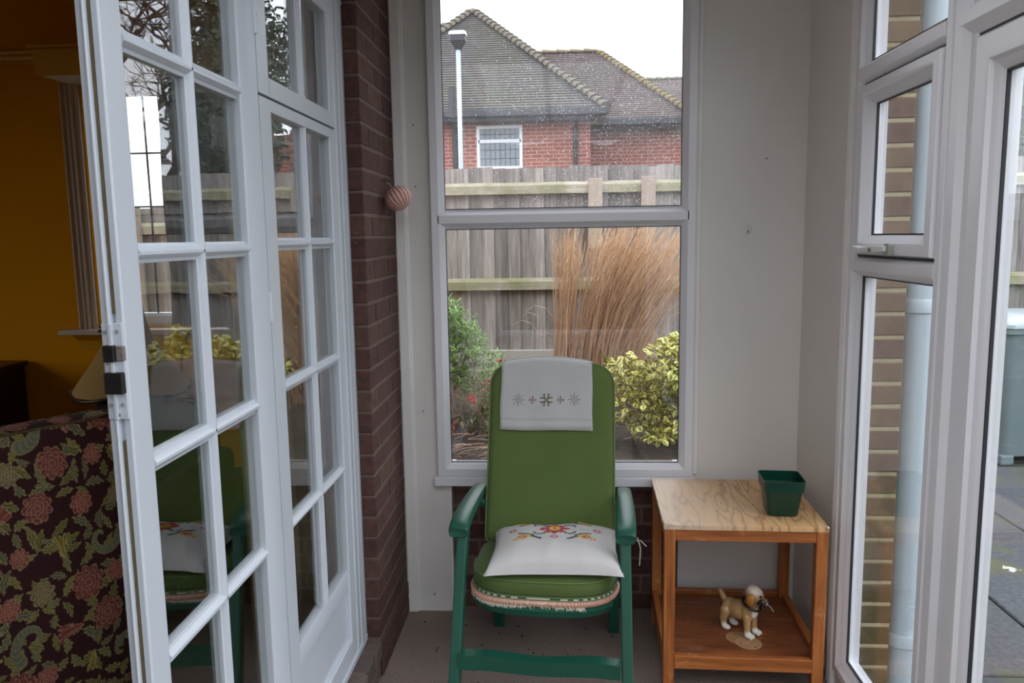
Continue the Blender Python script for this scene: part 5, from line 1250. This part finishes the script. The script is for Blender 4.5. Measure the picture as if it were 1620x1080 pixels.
def star(cx, cy, r):
    for a in range(8):
        an = a*PI/4; L0, L1 = (r*.55, r) ; 
        for t in np.linspace(L0, L1, 12): ec[int(round(cy+t*math.sin(an))), int(round(cx+t*math.cos(an)))] = 1
    for t in np.linspace(0, 1, 12):
        d = r*.5
        for (x0, y0, x1, y1) in ((d, 0, 0, d), (0, d, -d, 0), (-d, 0, 0, -d), (0, -d, d, 0)): ec[int(round(cy+y0+(y1-y0)*t)), int(round(cx+x0+(x1-x0)*t))] = 1
    for dx in (-1, 0, 1):
        for dy in (-1, 0, 1): ec[int(cy+dy), int(cx+dx)] = 1 if (dx or dy) and not (dx and dy) else 0
def cross(cx, cy, r):
    for t in range(-r, r+1):
        ec[cy+t, cx] = 2; ec[cy, cx+t] = 2
        a = r-abs(t); 
        if abs(t) < r: ec[cy+t, cx+a] = 3; ec[cy+t, cx-a] = 3
    ec[cy+r, cx] = 1; ec[cy-r, cx] = 1
def flake(cx, cy, r):
    for sx_ in (-1, 1):
        for sy_ in (-1, 1):
            for t in range(2, r+1):
                ec[cy+sy_*t, cx+sx_*3] = 1; ec[cy+sy_*3, cx+sx_*t] = 1; ec[cy+sy_*t, cx+sx_*4] = 1; ec[cy+sy_*4, cx+sx_*t] = 1
            ec[cy+sy_*r, cx+sx_*(r-4)] = 1; ec[cy+sy_*(r-2), cx+sx_*6] = 1; ec[cy+sy_*6, cx+sx_*(r-2)] = 1
    for t in range(-2, 3):
        for q_ in range(-2, 3): ec[cy+t, cx+q_] = 4 if (t+q_) % 2 else 1
yc = 50
star(29, yc, 10); cross(52, yc, 6); flake(75, yc, 10); cross(98, yc, 6); star(121, yc+1, 10)
ETH = [simple('olive_thread', lin(112, 112, 66), .85), simple('plum_thread', lin(128, 44, 72), .85), simple('pink_thread', lin(208, 130, 138), .85), simple('gold_thread', lin(170, 160, 84), .85)]
stitches(ec, lambda i, k: clothpt(-1+2*i/NXc, .455+.0093*(k-50)), ETH, HCl, 'embroidery', .0022, 0)

# --- sea urchin shell hanging on the brick
n = NT('urchin_shell'); a_ = n.n('ShaderNodeVertexColor'); a_.layer_name = 'Col'; n.col(a_.outputs[0]); n.rough(.6); M['urchin'] = n.m
b = bmesh.new(); bmesh.ops.create_uvsphere(b, u_segments=160, v_segments=60, radius=1)
me = bpy.data.meshes.new('shell'); cols = []
for v in b.verts:
    th_ = math.atan2(v.co.y, v.co.x); ph = math.acos(max(-1, min(1, v.co.z))); w_ = math.sin(ph)
    amb = (th_/(2*PI)*10) % 1; fine = math.sin(ph*46)*.5+.5; seg = abs(amb-.5)*2
    r_ = .0505*(1+.012*math.cos(th_*10)*w_+.009*w_*math.cos(th_*40)*(.5+.5*fine)); cols.append((seg, fine, w_, math.cos(th_*20)))
    v.co = Vector((v.co.x*r_, v.co.y*r_, v.co.z*r_*.86))
b.to_mesh(me); b.free(); ca = me.color_attributes.new('Col', 'FLOAT_COLOR', 'POINT'); arr = []
pk, wt, rd = lin(214, 130, 116), lin(232, 214, 200), lin(176, 70, 62)
for (seg, fine, w_, f40) in cols:
    q_ = .55 if seg > .5 else .8; base = [wt[i]*.35*(1-q_)+pk[i]*q_*.8+.03 for i in range(3)]
    if f40 > .35: base = [c*.15+wt[i]*.85 for i, c in enumerate(base)]
    elif seg > .5 and fine > .55: base = [c*.85 for c in rd[:3]]
    arr += [*base, 1]
ca.data.foreach_set('color', arr)
ur = empty('sea_urchin_shell', (-.592, 2.905, 1.706), 0, 'pink and white ribbed sea urchin shell hanging on the brick pillar', 'shell')
o = link('shell', me, M['urchin'], ur, True); o.rotation_euler = (math.radians(-18), math.radians(-28), math.radians(20))
MB().tube([(-.052, -.035, .062), (-.026, -.02, .060)], .0022, 8).build('nail', M['nail'], ur)
MB().tube([(-.036, -.028, .061), (-.025, -.012, .048), (-.02, 0, .040)], .0008, 5).build('hanging_loop', M['fray'], ur)

# --- suction hook, nails and pins on the walls
sh_ = empty('suction_hook', (.724, YB, 1.573), 0, 'small white round suction hook on the wall right of the window', 'hook')
b = MB(); rings = [[(r*math.cos(a), -y, r*math.sin(a)*1.15) for a in [2*PI*k/24 for k in range(24)]] for r, y in ((.017, 0), (.017, .002), (.014, .004), (.009, .006), (.008, .010), (.003, .012))]
b.loft(rings).build('disc', M['handle'], sh_, auto=40)
MB().tube([(0, -.012, -.002), (0, -.016, -.010), (0, -.020, -.014), (0, -.024, -.008)], .0018, 6).build('hook', M['screw'], sh_, smooth=True)
for k, (x, z, lab) in enumerate(((-.565, 1.995, 'small dark nail in the white board left of the window, near the top'), (-.563, 1.43+.33, 'dark pin in the white board just above the sea urchin shell'), (-.56, .86, 'small dark nail low in the board left of the green chair'), (-.535, .075, 'dark hole-like screw near the floor in the left white board'), (.79, 1.84, 'tiny dark nail high on the right white wall'))):
    tag(MB().tube([(x, YB-.004, z), (x, YB+.002, z)], .0028, 8).build('nail', M['nail']), lab, 'nail')
# crumbs of debris on the carpet
b = MB()
for i in range(150):
    x, y = random.uniform(-.6, .9), random.uniform(2.2, 3.09); s_ = random.uniform(.0012, .0035); b.box((x-s_, y-s_*.7, 0), (x+s_, y+s_*.7, s_*1.2), Euler((0, 0, random.uniform(0, 3))))
tag(b.build('carpet_debris', simple('dark_debris', lin(52, 40, 32), .9)), 'dark crumbs and dry leaf bits scattered on the brown carpet around the chair', 'debris', kind='stuff')
b = MB()
for i in range(46):
    x, y = TX-.2+.42*random.random(), TY-.2+.4*random.random(); s_ = random.uniform(.001, .0024); b.box((x-s_, y-s_*.7, .1322), (x+s_, y+s_*.7, .1322+s_), Euler((0, 0, random.uniform(0, 3))))
for i in range(14):
    x, y = TX-.18+.36*random.random(), TY-.2+.4*random.random(); s_ = random.uniform(.001, .0024); b.box((x-s_, y-s_*.5, .6002), (x+s_, y+s_*.5, .6002+s_), Euler((0, 0, random.uniform(0, 3))))
tag(b.build('table_crumbs', simple('brown_crumbs', lin(96, 66, 40), .9)), 'tiny dry crumbs lying on the side table and its shelf', 'debris', kind='stuff')
